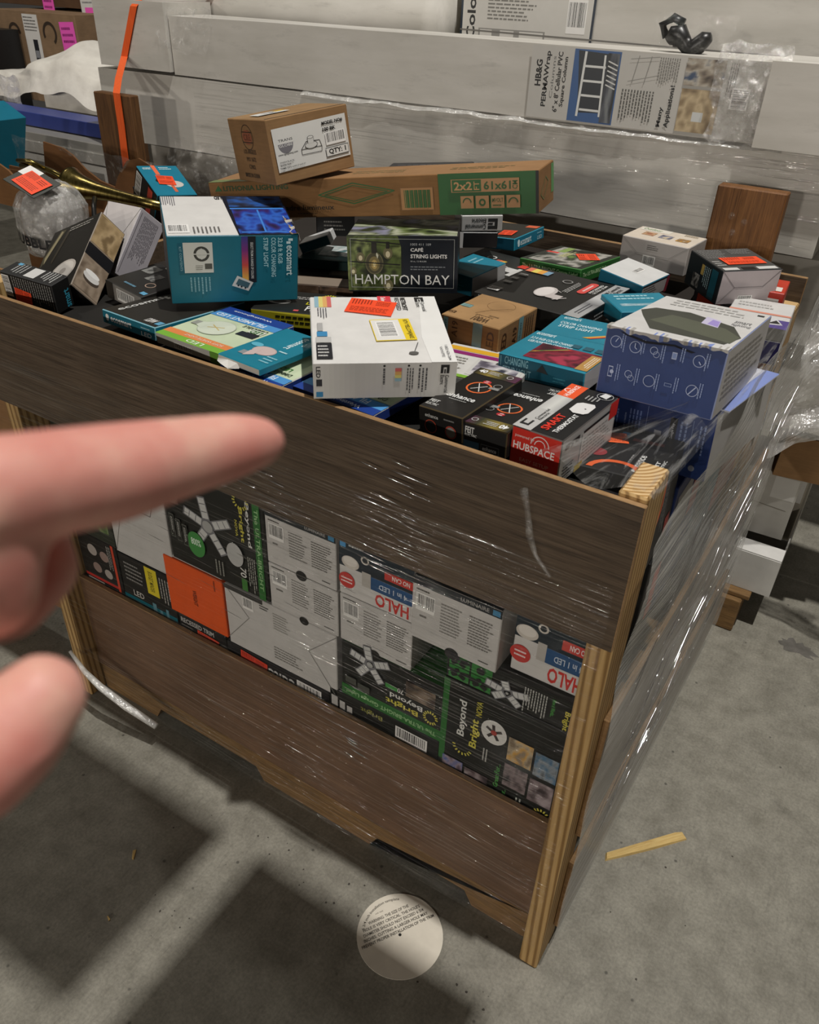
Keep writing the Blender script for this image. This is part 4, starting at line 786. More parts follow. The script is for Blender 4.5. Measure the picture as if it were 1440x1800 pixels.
carton('bulb_carton', 'small white-topped teal carton with a barcode, in front of the cream carton', 'carton', (-.256, .731, 1.095), 77.4, (6.2, -2.5), (.104, .103, .036), '#0f5f78', {'T': '#d3d3d1', 'F': '#2a2527'}, art={'T': [('B', .45, .42, .75, .56)], 'F': [('R', .0, .1, .9, .85, '#b8b6b3'), ('L', .05, .2, .6, .8, 4, '#3a3838'), ('R', .9, .0, 1, 1, '#8a2a3a')]})
# blue smart-light cartons
def icons():
    r = []
    for i, (u, v) in enumerate(((.10, .80), (.27, .78), (.44, .77), (.60, .78), (.80, .78), (.10, .36), (.27, .36), (.44, .35), (.60, .36), (.80, .36))):
        if i in (0, 1, 4, 7, 9): r += [('O', u, v, .085, .10, '#aeb9d6')]
        elif i in (3,): r += [('R', u-.02, v-.05, u+.02, v+.05, '#aeb9d6'), ('R', u-.015, v-.035, u+.015, v+.035, '#7f92c0')]
        elif i == 5: r += [('R', u-.02, v-.08, u+.02, v+.08, '#aeb9d6'), ('R', u-.016, v-.065, u+.016, v+.065, '#263c72'), ('C', u+.012, v, .03, '#aeb9d6')]
        elif i == 8: r += [('R', u-.03, v-.025, u+.03, v+.025, '#8fa0c8'), ('R', u-.026, v-.018, u+.026, v+.018, '#263c72')]
        else: r += [('O', u-.012, v+.02, .055, .14, '#aeb9d6'), ('O', u+.014, v-.03, .045, .14, '#aeb9d6')]
        r += [('L', u+.045, v-.13, u+.085, v+.13, 2, '#93a3cc', True)]
    r += [('S', (.10, .80), (.12, .86), .0012, '#aeb9d6'), ('S', (.27, .78), (.27, .84), .0012, '#aeb9d6'), ('S', (.27, .78), (.29, .76), .0012, '#aeb9d6'), ('S', (.775, .30), (.825, .42), .0015, '#aeb9d6'), ('S', (.80, .78), (.82, .74), .0015, '#aeb9d6')]
    return r
o = carton('smart_light_carton', 'upper dark blue smart light carton with white icons and a scuffed white top', 'carton', (-.160, .233, 1.118), -2.0, (-5.5, -1.7), (.172, .268, .1), BL, {'T': '#d3d1ce', 'R': '#b3afab'}, edge='#8e98bd', art={
    'F': icons(),
    'T': [('Y', [(.30, .12), (.92, .10), (.98, .30), (.84, .52), (.40, .66), (.10, .62), (.02, .50), (.10, .38)], '#3d4038'), ('Y', [(.20, .30), (.95, .14), (.97, .30), (.80, .44), (.30, .52)], '#55594a'), ('Y', [(.58, .46), (.74, .42), (.70, .60), (.56, .64)], '#c9c3dc'), ('Y', [(.63, .47), (.73, .44), (.70, .57), (.63, .59)], '#a08fd0'), ('L', .15, .75, .85, .95, 3, '#b9b7b3'), ('T', 'smart', .80, .62, .94, .68, '#77777a', 0, .3), ('T', 'lighting', .80, .54, .96, .6, '#77777a', 0, .3), ('R', .9, .9, .96, .93, '#2b2b2b')],
    'R': [('L', .08, .2, .9, .85, 7, '#77726c')]})
random.seed(3); V = []; F = []
n = 60
for i in range(n + 1):
    u = i / n; g = noise.noise(Vector((u * 9, 1.7, 0))); g2 = noise.noise(Vector((u * 21, 4.7, 0)))
    e = max(.001, (.010 if .12 < u < .8 else .004) * (.6 + .8 * g + .4 * g2))
    V += [(u * .172, -.0009, .1 - e), (u * .172, -.0022 - .0012 * g2, .1012 + .0008 * g), (u * .172, max(.003, .012 + .012 * g + .006 * g2), .1016)]
for i in range(n): F += [[i*3, i*3+3, i*3+4, i*3+1], [i*3+1, i*3+4, i*3+5, i*3+2]]
me = pydata('torn_edge', V, F); setcol(me, [lin(('#b9bcd0', '#7d8fc8', '#cfcdca', '#a9a6a0', '#8a94b8')[int(2.5 + 2.4 * noise.noise(Vector((i * .21, 0, 3))))]) for i in range(len(F))]); link('torn_edge', me, 'matte', o)
V = [(.02, -.0008, .096), (.06, -.0012, .090), (.10, -.001, .093), (.13, -.001, .0885), (.125, -.001, .0865), (.10, -.001, .0905), (.06, -.0012, .0865), (.03, -.001, .092)]
me = pydata('tear', V, [[0, 1, 6, 7], [1, 2, 5, 6], [2, 3, 4, 5]]); setcol(me, [lin('#22242c')] * 3); link('tear', me, 'matte', o)
o = carton('smart_light_carton', 'lower dark blue smart light carton with store badges and a loose lid flap', 'carton', (-.168, .300, .985), -6.6, (-4.7, -4.0), (.187, .275, .108), BL, {'T': '#8fa0d6', 'R': '#a9a6a2'}, edge='#1d2f66', art={
    'F': [('R', .06, .82, .12, .92, '#9aa0ae'), ('L', .10, .25, .20, .75, 3, '#6f83b8', True), ('T', 'Create a routine', .24, .42, .26, .72, '#9fb0d8', 90, .2), ('L', .28, .2, .40, .8, 4, '#6f83b8', True), ('S', (.44, .2), (.44, .9), .0008, '#7f92c0'), ('R', .52, .32, .58, .58, '#c7ccd8'), ('R', .526, .34, .574, .46, '#3a5596'), ('R', .64, .48, .70, .82, '#15171d'), ('T', 'Google Play', .655, .50, .685, .74, '#d5d7dc', 90, .3), ('L', .72, .3, .80, .8, 2, '#7f92c0', True), ('S', (.83, .15), (.83, .85), .0008, '#7f92c0'), ('R', .62, .3, .66, .42, '#15171d'), ('C', .88, .16, .045, '#8a8f9c'), ('L', .88, .3, .95, .8, 2, '#7f92c0', True)]})
V, F = bevbox(0, 0, 0, .11, .20, .002, .0005); me = pydata('lid_flap', V, F); setcol(me, [lin('#c9cbd8')] * len(F)); q = link('lid_flap', me, 'matte', o)
q.location = (.085, .03, .1135); q.rotation_euler = (math.radians(4), math.radians(3), math.radians(-3))
A = Art(); A.face((.11, .20, .002), 'T', [('R', .80, 0, 1, 1, '#7f8fc6'), ('C', .62, .42, .09, '#3d3a38', 1.3), ('G', .0, .0, .6, 1, ['#a9b2d8', '#e0e0e6', '#d3d3da'])][::-1]); A.obj('flap_print', q)
# black light-bulb cartons and the thermostat at the front rim
def enh_top(flip):
    r = 180 if flip else 0
    k = [('G', .0 if not flip else .0, .86, 1, 1.0, ['#2a2620', '#8a7a3a', '#3a3a2a', '#5a2a4a']), ('O', .52, .60, .26, .14, '#e8703a'), ('C', .52, .74, .09, '#b5323a', .8), ('L', .47, .71, .57, .77, 2, '#e6c9c4'), ('S', (.40, .54), (.64, .66), .0014, '#d5d5d2'), ('S', (.42, .68), (.62, .52), .0014, '#d5d5d2'),
         ('T', 'enhance', .16, .30, .80, .38, '#e3e3e0', 0, 1), ('L', .3, .25, .7, .28, 1, '#a5a5a2'), ('T', 'FEIT', .06, .12, .26, .17, '#d0d0cc', 0, 1), ('T', 'ELECTRIC', .06, .06, .32, .10, '#d0d0cc', 0, .5), ('T', '40', .08, .90, .26, .97, '#f0f0ee', 0, 1.6), ('L', .3, .90, .6, .97, 3, '#c9c9c6'), ('O', .8, .93, .07, .2, '#c9c9c6'), ('R', .70, .62, .92, .66, '#8a8a88'), ('O', .82, .70, .09, .15, '#9a9a98')]
    return k
for nm, pos, yaw, tilt, dims, fl in (('left black bulb carton with an orange ring, beside the other at the front rim', (-.351, .044, 1.074), -5.4, (1.8, -3.2), (.076, .161, .041), 0), ('right black bulb carton with an orange ring, next to the thermostat carton', (-.281, .040, 1.072), -2.0, (-2.5, -2.9), (.073, .195, .040), 1)):
    carton('bulb_carton', nm, 'carton', pos, yaw, tilt, dims, '#1f1d1b', {'F': '#161514'}, group='black ring bulb cartons', edge='#4a3f2a', art={'T': enh_top(fl),
        'F': [('T', 'enhance', .15, .66, .45, .80, '#c9c9c6', 0, .6), ('L', .58, .68, .85, .80, 1, '#8a8a88'), ('O', .28, .32, .26, .14, '#a5422c'), ('O', .74, .32, .24, .18, '#b5483a'), ('C', .74, .32, .19, '#8f8d88')] if not fl else
             [('T', 'FEIT', .10, .62, .30, .86, '#d8d8d5', 0, 1.2), ('T', 'ELECTRIC', .10, .50, .36, .60, '#d8d8d5', 0, .4), ('R', .04, .06, .42, .34, '#35566a'), ('R', .46, .06, .85, .34, '#8a8f92'), ('R', .465, .07, .845, .33, '#1c1b1a'), ('T', 'enhance', .50, .12, .80, .28, '#c9c9c6', 0, .6)]}, rots={'T': 180 if fl else 0})
RED = '#d62f22'
carton('thermostat_carton', 'red and black smart thermostat carton with a grey side at the front rim', 'carton', (-.208, .048, 1.055), -3.9, (-1, -.6), (.076, .180, .070), '#1a1919', {'F': RED, 'R': '#b4b3b1', 'T': '#1c1b1b'}, edge='#55504c', art={
    'F': [('T', 'powered by', .08, .78, .46, .86, '#f3dad4', 0, .4), ('T', 'HUBSPACE', .06, .54, .88, .70, '#f5efec', 0, .8), ('O', .58, .74, .12, .14, '#f5efec', .5, 0), ('O', .58, .74, .20, .09, '#f5efec', .5, 0), ('T', 'EASY SETUP', .22, .30, .80, .38, '#f0a89a', 0, .4), ('T', '& CONTROL', .22, .18, .78, .26, '#f0a89a', 0, .4)],
    'T': [('R', .0, .0, .36, 1, '#b9b8b5'), ('G', .0, .4, .36, .72, ['#b9b8b5', '#cfcfca', '#a5a5a4']), ('R', .0, .72, .36, 1, '#e8582a'), ('T', 'HUBSPACE', .12, .74, .22, .98, '#f5efec', 90, .6), ('O', .10, .86, .09, .2, '#f5efec', .5, 1.57)] + [('T', 'Commercial', .18, .20, .24, .42, '#333333', 90, .4), ('T', 'Electric', .25, .2, .31, .36, '#333333', 90, .4), ('R', .06, .06, .10, .16, '#222222'), ('R', .20, .06, .24, .16, '#222222'), ('R', .06, .06, .24, .085, '#222222')] +
         [('T', 'SMART', .44, .08, .60, .40, '#e23a2a', 90, .8), ('T', 'THERMOSTAT', .68, .08, .78, .46, '#ececea', 90, .8), ('Y', [(.50, .52), (.62, .48), (.80, .50), (.86, .54), (.86, .68), (.80, .72), (.58, .70), (.50, .66)], '#dcdad8'), ('C', .74, .60, .02, '#2b2b2b'), ('L', .50, .76, .80, .86, 4, '#a9a9a6', True), ('Y', [(.70, .9), (.86, .88), (.88, .97), (.74, .98)], '#d5d5d2'), ('O', .80, .92, .16, .06, '#c9c9c6')],
    'R': ce(.06, .50, .30, .85, '#222222', 90)[:4] + [('R', .35, .08, .96, .84, '#d3d1cd'), ('L', .38, .12, .92, .70, 7, '#9c9a96'), ('R', .36, .80, .95, .86, '#1c1b1b'), ('R', .84, .62, 1, 1, RED), ('R', .28, .02, .42, .16, '#d0b23a'), ('L', .06, .1, .25, .4, 4, '#4a4a4c')]})
carton('strip_light_carton', 'teal strip light carton with a red sofa picture', 'carton', (-.335, .260, 1.092), -2.8, (-.9, -2.3), (.150, .134, .035), '#196a7e', {'T': '#227f95', 'R': '#c9c6c4', 'F': '#0e5a70'}, edge='#2c8ca5', art={
    'T': [('T', 'ecosmart', .05, .86, .28, .96, '#d5eaee', 0, .6), ('T', '3.2 ft RGB COLOR CHANGING', .06, .68, .62, .76, '#d5eaee', 0, .8), ('T', 'USB POWERED STRIP LIGHT', .08, .56, .60, .64, '#d5eaee', 0, .8), ('P', .26, .06, .98, .60, ['#3a0f1c', '#6a1a2c', '#8a2438', '#4a1220', '#a5324a'], 3, 16, 10), ('R', .86, .04, 1, .55, '#b58a4a'), ('L', .9, .08, .98, .5, 3, '#e6dccb', True), ('Y', [(.24, .22), (.52, .50), (.56, .56), (.30, .30)], '#e0c23a'), ('Y', [(.30, .30), (.56, .56), (.60, .56), (.36, .34)], '#3a9a4a'), ('Y', [(.36, .34), (.60, .56), (.64, .56), (.40, .36)], '#c9463a'), ('R', .56, .66, .66, .78, '#2a5a6a'), ('R', .70, .66, .80, .78, '#2a5a6a'), ('R', .84, .66, .94, .78, '#2a5a6a')],
    'F': [('T', 'CHANGING', .08, .55, .36, .92, '#8fc3d0', 0, .5), ('T', 'STRIP LIGHT', .06, .12, .40, .45, '#8fc3d0', 0, .5), ('L', .02, .3, .05, .9, 1, '#7fb0bd', True), ('Y', [(.46, .55), (.52, .9), (.60, .5)], '#2b2f32'), ('L', .66, .2, .8, .5, 2, '#3f8a9e')]})
carton('strip_light_carton', 'teal strip light carton tucked behind the red sofa one', 'carton', (-.326, .40, 1.088), 2.0, (0, -1), (.145, .105, .034), '#227f95', {'F': '#0e5a70'}, art={'T': [('T', 'ecosmart', .08, .80, .30, .92, '#d5eaee', 0, .6), ('T', 'COLOR CHANGING', .10, .55, .62, .66, '#d5eaee', 0, .8), ('T', 'STRIP LIGHT', .12, .38, .56, .50, '#d5eaee', 0, .8), ('Y', [(.50, .1), (.78, .45), (.86, .45), (.60, .1)], '#d5a23a'), ('Y', [(.56, .1), (.80, .4), (.84, .4), (.60, .1)], '#c9463a')]})
carton('strip_light_carton', 'teal carton wedged between the silver spine and the upper blue carton', 'carton', (-.236, .555, 1.098), 42, (0, 0), (.12, .10, .034), '#22829a', {'F': '#0f6078'}, art={'T': [('T', 'COLOR CHANGING', .1, .3, .8, .42, '#d5eaee', 270, .8), ('L', .15, .6, .8, .9, 2, '#a9d3dc')]})
# left end of the pile
o = carton('downlight_carton', 'dark downlight carton tipped up on the left with room photo side', 'carton', (-1.166, .095, 1.113), 88, (-28.2, 54.7), (.064, .145, .198), '#23211e', {'L': '#272521', 'F': '#8d7d6c'}, edge='#8a7f72', art={
    'F': [('P', .03, .60, .97, .97, ['#8a7452', '#a58d68', '#b89f78', '#7a6547'], 3, 10, 8), ('R', .0, .43, 1, .58, '#16171b'), ('P', .03, .03, .97, .42, ['#7d6d5c', '#9a8a78', '#6a5c4d'], 5, 8, 8), ('C', .52, .20, .30, '#4a4038', .55), ('C', .5, .23, .30, '#d8d6d2', .5), ('C', .5, .27, .27, '#eeede9', .35), ('S', (.05, .97), (.95, .97), .0015, '#c9b07a')],
    'L': [('Y', [(.05, .45), (.30, .95), (.18, .97), (.02, .60)], '#4d4838'), ('Y', [(.10, .50), (.25, .93), (.20, .95), (.06, .60)], '#8d8468'), ('Y', [(.30, .45), (.42, .9), (.36, .92), (.26, .5)], '#3a352c'), ('C', .66, .26, .26, '#b5aea6', .8), ('C', .66, .26, .22, '#cbc5bd', .8), ('C', .66, .26, .07, '#a39c94', .8), ('R', .0, .0, .30, .20, '#55b32a'), ('L', .4, .88, .95, .95, 2, '#9a978f')]})
carton('plain_white_carton', 'white carton with fine print tipped up behind the dark downlight carton', 'carton', (-1.217, .238, 1.090), 90.4, (-.5, 41.0), (.075, .101, .150), '#c2bdc0', {'L': '#c6c0be', 'F': '#bcb7bd'}, art={'F': [('L', .2, .28, .8, .93, 13, '#6a666c', True), ('R', .08, .05, .1, .95, '#8a868c')], 'L': gus()})
carton('downlight_carton', 'black carton with small icons under the strip light carton', 'carton', (-1.140, .154, 1.078), -6, (1.7, 5), (.11, .13, .036), '#22211f', {'F': '#8f8b86'}, edge='#3a3937', art={'T': [('P', .06, .60, .30, .86, ['#2a2a2a', '#8a8a86', '#4a4a4a'], 2, 6, 5), ('P', .38, .45, .60, .70, ['#2a2a2a', '#8a8a86', '#4a4a4a'], 3, 6, 5), ('O', .72, .35, .10, .2, '#a08a7a'), ('C', .30, .95, .05, '#b5b4b0'), ('L', .5, .82, .95, .95, 3, '#b5b4b0'), ('R', .70, .9, .9, .96, '#b5323a'), ('R', .85, .06, .98, .14, '#5f9fc0'), ('L', .3, .1, .7, .2, 1, '#5f8aa0')], 'F': [('B', .3, .15, .8, .8), ('R', 0, 0, .2, 1, '#23211f')]})
o = carton('black_carton', 'black carton with white lettering and an orange sticker at the left front corner', 'carton', (-1.274, .027, 1.078), 10, (7.7, 4.9), (.120, .046, .060), '#141414', edge='#3a3a3a', art={
    'F': [('B', .02, .2, .16, .92, True), ('L', .2, .1, .98, .93, 17, '#8d8d8a', True)], 'T': [('R', .42, .12, .62, .88, '#c9c8c5'), ('L', .12, .1, .36, .9, 4, '#a5a5a2', True), ('L', .68, .1, .95, .9, 5, '#b5b5b2', True), ('R', .1, .78, .18, .95, '#5f9fc0')], 'R': [('T', 'smart', .55, .05, .85, .65, '#3a9ab5', 90, .8)]})
sticker(o, (.120, .046, .060), 'F', .38, .28, .038, .032, -6)
o = carton('glove_light_carton', 'teal carton with an orange sticker tilted toward the viewer behind the strip light carton', 'carton', (-1.409, .527, 1.10), 70.7, (23.2, 5.1), (.103, .121, .081), '#1b7a94', {'L': '#1b1a1a', 'F': '#1b1a1a'}, art={'T': [('R', .33, .68, .43, 1, '#e8704a'), ('C', .62, .36, .22, '#c9c2bb', .6), ('R', .5, .1, .58, .32, '#d06a4a'), ('T', 'ecosmart', .1, .86, .3, .94, '#d5eaee', 0, .5), ('L', .5, .84, .8, .94, 2, '#d5eaee'), ('C', .33, .48, .12, '#2a2422', .7)], 'L': [('B', .05, .2, .3, .9, True), ('R', .6, .1, .8, .9, '#c94a3a')]})
sticker(o, (.103, .121, .081), 'T', .46, .48, .042, .036, -8)
carton('yellow_label_carton', 'small black carton with a yellow band left of the tilted teal carton', 'carton', (-1.50, .585, 1.062), 60, (12, -8), (.06, .07, .085), '#1b1a1a', art={'F': [('R', 0, .45, 1, .62, '#c9b02a'), ('L', .1, .1, .9, .35, 3, '#6a6a66')], 'L': [('R', 0, .45, 1, .62, '#c9b02a')]})
# between strip light carton and string lights carton
carton('small_carton', 'small carton with one white end, right of the strip light carton', 'carton', (-.965, .60, 1.135), 35, (0, 0), (.085, .06, .05), '#1a1919', {'L': '#b8b5b1', 'F': '#201f1f'}, art={'L': [('L', .3, .6, .9, .85, 3, '#55524e')], 'F': [('L', .2, .2, .8, .7, 3, '#77746f')]})
carton('small_carton', 'teal and white little carton leaning between two larger cartons', 'carton', (-.955, .535, 1.11), 25, (0, -22), (.07, .06, .022), '#d0d0ce', {'F': '#155f70'})
carton('flat_carton', 'teal flat carton with a pale picture left of the string lights carton', 'carton', (-.94, .50, 1.092), 24, (0, 0), (.12, .12, .020), '#17403f', {'T': '#2a5a5c'}, art={'T': [('P', .3, .3, .95, .95, ['#c9c9c6', '#8fa3a2', '#dededb', '#4a6a6a'], 3, 8, 8)]})
o = carton('flat_carton', 'dark flat carton with an orange sticker beside the string lights carton', 'carton', (-.935, .455, 1.068), 26, (0, 0), (.16, .12, .022), '#3a302a', {'T': '#3d352e'}, art={'T': [('R', .55, .1, .98, .6, '#7d7468'), ('L', .58, .15, .95, .55, 6, '#b5ab9c')]})
sticker(o, (.16, .12, .022), 'T', .22, .55, .055, .04, 6, '#c9482a')
carton('floor_lamp_carton', 'brown carton with a wooden room picture left of the string lights carton', 'carton', (-.872, .372, 1.058), 25, (0, 0), (.14, .06, .045), '#4a3c32', {'T': '#55463a'}, art={'F': [('P', .0, .0, .5, 1, ['#4a3a2c', '#6d5644', '#8a705a'], 2, 8, 6), ('P', .52, 0, 1, 1, ['#55402f', '#7a5f4a', '#3a2d22'], 4, 8, 6)], 'T': [('R', .02, .1, .98, .9, '#8d7f70')]})
o = carton('work_light_carton', 'black and yellow carton left of the big white carton', 'carton', (-.832, .225, 1.072), 22, (0, 0), (.16, .115, .030), '#20211f', {'F': '#c6bd2a', 'R': '#c6bd2a'}, art={'T': [('T', 'PLUS', .62, .12, .88, .34, '#e0e0dc', 45*0, 1), ('T', 'LUX', .58, .4, .8, .52, '#c6bd2a', 0, 1), ('C', .25, .45, .20, '#a9a7a2', .6), ('C', .25, .45, .12, '#55534f', .6), ('L', .4, .6, .9, .75, 2, '#b5b4b0'), ('R', .5, .05, .56, .12, '#d05a5a')] + [('S', (.80 + .05*math.cos(t*.42), .82 + .06*math.sin(t*.42)), (.80 + .09*math.cos(t*.42), .82 + .11*math.sin(t*.42)), .003, '#c6bd2a') for t in range(15)], 'F': [('L', .3, .2, .9, .8, 2, '#2a2a18')]})
# back of the pile
carton('small_carton', 'small grey-white carton end under the right half of the panel light carton', 'carton', (-.683, .756, 1.16), 37.6, (-.2, -1.4), (.092, .10, .034), '#b5b3b0', {'T': '#2a2a2a'}, art={'F': ce(.12, .2, .9, .85, '#2a2a2a')}, rots={'F': 180})
carton('small_carton', 'purple-edged carton under the small grey-white carton end', 'carton', (-.695, .745, 1.125), 38, (0, 0), (.10, .10, .034), '#1a1719', art={'F': [('R', .0, 0, .12, 1, '#6a1f55'), ('R', .14, 0, .22, 1, '#c9c6c4')]})
o = carton('led_carton', 'teal-sided LED carton with an orange sticker below the end of the panel light carton', 'carton', (-.611, .892, 1.10), 87.5, (-4.8, 0), (.153, .123, .028), '#26251f', {'F': '#136f8a', 'L': '#0e4a60', 'R': TL}, edge='#2a8aa0', art={'F': eco(.10, .25, .55, .75, '#cfe4e8') + [('L', .75, .55, .95, .8, 1, '#8cc4d2'), ('T', 'LED', .76, .15, .92, .45, '#b5d3da', 0, .4)], 'L': [('T', 'LED', .08, .1, .2, .4, '#b5d3da', 0, .4), ('L', .1, .6, .4, .8, 1, '#8cc4d2')], 'T': [('R', .8, .05, .95, .3, '#d8623a')]})
sticker(o, (.153, .123, .028), 'T', .30, .35, .05, .035, 10)
carton('led_carton', 'black LED carton with colour bars in the middle of the back row', 'carton', (-.535, .70, 1.068), 82, (0, 0), (.15, .15, .03), '#2a2a27', art={'T': swatch(.50, .45, .68, .62, False, ('#d9b04a', '#e08a4a', '#c95a4a')) + [('O', .7, .75, .08, .3, '#d0d0cc'), ('L', .2, .3, .5, .7, 4, '#b5b4b0', True), ('R', .25, .08, .45, .3, '#d0cfcc'), ('R', .55, .02, .8, .2, '#d8473a'), ('R', .1, .02, .5, .12, '#c9c8c4')], 'F': [('R', .1, .1, .5, .8, '#d8473a'), ('L', .5, .2, .9, .8, 3, '#c9c8c4')]})
carton('led_carton', 'teal carton with a white side right of the string lights carton', 'carton', (-.557, .582, 1.085), 81.2, (.7, -3.3), (.118, .087, .04), '#136b84', {'T': '#217d94', 'F': '#bdbcba'}, art={'T': [('R', .05, .05, .45, .95, '#12626f'), ('L', .6, .5, .9, .8, 2, '#8cc4d2'), ('R', .1, .7, .25, .9, '#8f8c86')], 'L': [('L', .2, .2, .8, .5, 2, '#3a9ab0')]})
carton('flat_carton', 'black flat carton showing just over the panel light carton', 'carton', (-.86, .70, 1.215), 20, (0, -5), (.19, .13, .05), '#17181b', {'T': '#2a2a2c'}, art={'F': [('R', .5, .5, .62, .9, '#c9c8c5'), ('P', .1, .3, .45, .9, ['#2a3038', '#55606c', '#1a1c20'], 3, 8, 4)], 'T': [('L', .1, .2, .9, .8, 4, '#55555a')]})
# right-hand end of the pile
carton('tablet_carton', 'white and purple carton by the film at the right edge of the crate', 'carton', (-.085, .66, 1.055), 3.9, (.3, -.8), (.115, .23, .045), '#d0cecb', {'T': '#d3d1ce', 'F': '#2a2360'}, art={'T': [('R', .0, .30, 1, .52, '#55468a'), ('R', .0, .0, 1, .30, '#3a3935'), ('Y', [(.60, .36), (.92, .40), (.80, .54), (.55, .50)], '#d0cfd2'), ('Y', [(.68, .40), (.88, .42), (.80, .50)], '#2a2a2a'), ('R', .0, .62, 1, .66, '#d8907a'), ('L', .1, .75, .7, .9, 2, '#b5b3af'), ('R', .1, .12, .25, .26, '#d8473a')], 'F': [('T', 'SETUP', .3, .7, .6, .85, '#b5b0d0', 180, .4)]})
carton('tool_carton', 'red tool carton at the far right corner of the crate', 'carton', (-.095, .912, 1.05), 4, (0, 0), (.08, .10, .065), '#b5301f', {'T': '#c23a24'}, art={'T': [('C', .4, .3, .25, '#d8623a', .8), ('R', .6, .1, .9, .4, '#e6e0d8')], 'F': [('R', .1, .5, .9, .8, '#d8d4ce'), ('R', .1, .05, .6, .25, '#3a6ab0')]})
carton('tool_carton', 'orange and grey carton beside the red tool carton', 'carton', (-.195, .93, 1.045), 5, (0, 0), (.085, .10, .06), '#3f4446', {'T': '#4a4f50'}, art={'F': [('R', .1, .1, .7, .6, '#e05a2a')], 'T': [('S', (.1, .2), (.9, .8), .004, '#9aa5a8')]})
o = carton('bulb_carton', 'black bulb carton with an orange ring behind the front right post', 'carton', (-.125, .10, .905), 3, (-5, -3), (.118, .17, .155), '#171615', {'R': '#1c1a19'}, group='black ring bulb cartons', art={
    'T': [('T', 'enhance', .60, .10, .70, .48, '#d8d8d5', 90, 1), ('L', .52, .1, .56, .45, 1, '#8a8a88', True), ('R', .40, .76, .80, .83, '#d8562e'), ('R', .22, .80, .34, .93, '#3f8ab5'), ('T', 'FEIT', .84, .2, .89, .42, '#d8d8d5', 90, 1.2), ('T', 'ELECTRIC', .91, .15, .95, .46, '#d8d8d5', 90, .6), ('O', .46, .02, .34, .22, '#e2622e', .5, 0), ('C', .12, .35, .12, '#8a2f35')],
    'R': [('O', .12, .72, .34, .2, '#e2622e', .6, -1.4), ('T', 'PACK', .12, .35, .2, .6, '#d8d8d5', 90, 1), ('L', .4, .2, .6, .8, 4, '#8a8a88', True), ('R', .7, .1, .9, .3, '#a5322a')]})
sticker(o, (.118, .17, .155), 'T', .16, .72, .045, .04, 20, '#f0642e')

# cartons seen through the film on the right side
for i, (y, c, l, z0) in enumerate(((.28, '#2b3f7a', 'dark blue carton behind the side film, below the blue cartons', .70), (.50, '#1f5a6a', 'teal carton behind the side film, middle of the row', .70), (.72, '#8a3a2c', 'reddish carton behind the side film, toward the back', .69), (.93, '#8f8b85', 'grey carton behind the side film at the back post', .69))):
    carton('side_carton', l, 'carton', (-.19, y, z0), 0, (0, 0), (.145 if i == 3 else .175, .20 if i < 3 else .095, .275), c, group='cartons behind the side film', art={'R': [('R', .1, .55, .6, .9, '#b9b6b0'), ('L', .1, .1, .9, .45, 6, '#a5a29c'), ('R', .65, .55, .95, .9, '#c9402c' if i == 0 else '#3a3a3a')]})
carton('side_carton', 'black carton behind the side film next to the front right post', 'carton', (-.155, .182, .68), 0, (0, 0), (.145, .09, .21), '#1a1a1a', art={'R': [('R', .5, .3, .9, .8, '#c9452c'), ('L', .1, .2, .45, .8, 4, '#a5a29c')]}, group='cartons behind the side film')
# plain cartons that carry the pile
k = 0
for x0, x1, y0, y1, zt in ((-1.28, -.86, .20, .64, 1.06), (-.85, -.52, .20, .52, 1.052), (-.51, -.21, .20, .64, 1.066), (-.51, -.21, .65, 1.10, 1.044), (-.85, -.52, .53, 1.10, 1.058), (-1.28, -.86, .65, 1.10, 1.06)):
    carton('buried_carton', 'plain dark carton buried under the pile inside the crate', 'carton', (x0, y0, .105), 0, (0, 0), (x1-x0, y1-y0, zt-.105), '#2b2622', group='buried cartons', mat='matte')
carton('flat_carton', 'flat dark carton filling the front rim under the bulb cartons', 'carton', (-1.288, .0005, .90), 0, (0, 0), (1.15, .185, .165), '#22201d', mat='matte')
carton('small_carton', 'dark carton propping the low end of the panel light carton', 'carton', (-1.11, .43, 1.062), 10, (0, 0), (.12, .12, .118), '#1f1c1a', mat='matte')

carton('corner_carton', 'small black carton with a yellow label beside the front right post', 'carton', (-.136, .001, .90), 0, (0, 0), (.094, .088, .15), '#191817', art={'T': [('R', .1, .15, .5, .6, '#b5a032'), ('L', .12, .2, .48, .55, 4, '#4a4218'), ('R', .6, .3, .9, .6, '#8f8c86'), ('C', .75, .75, .1, '#8a2f35')]})

carton('picture_carton', 'flat white carton with yellow and purple stripes behind the black bulb cartons', 'carton', (-.425, .175, 1.082), 8, (0, 0), (.15, .13, .022), '#d3d1cc', art={'T': [('R', 0, .80, 1, .92, '#d9a62e'), ('R', 0, .68, 1, .78, '#8a2a6a'), ('R', .42, .12, .97, .64, '#c9c7c2'), ('P', .46, .16, .93, .60, ['#5a5560', '#a5a0a8', '#d5d2d0', '#3a3a44'], 3, 10, 8), ('R', 0, 0, 1, .08, '#7fae3c'), ('L', .05, .2, .38, .6, 5, '#8a8780')]})
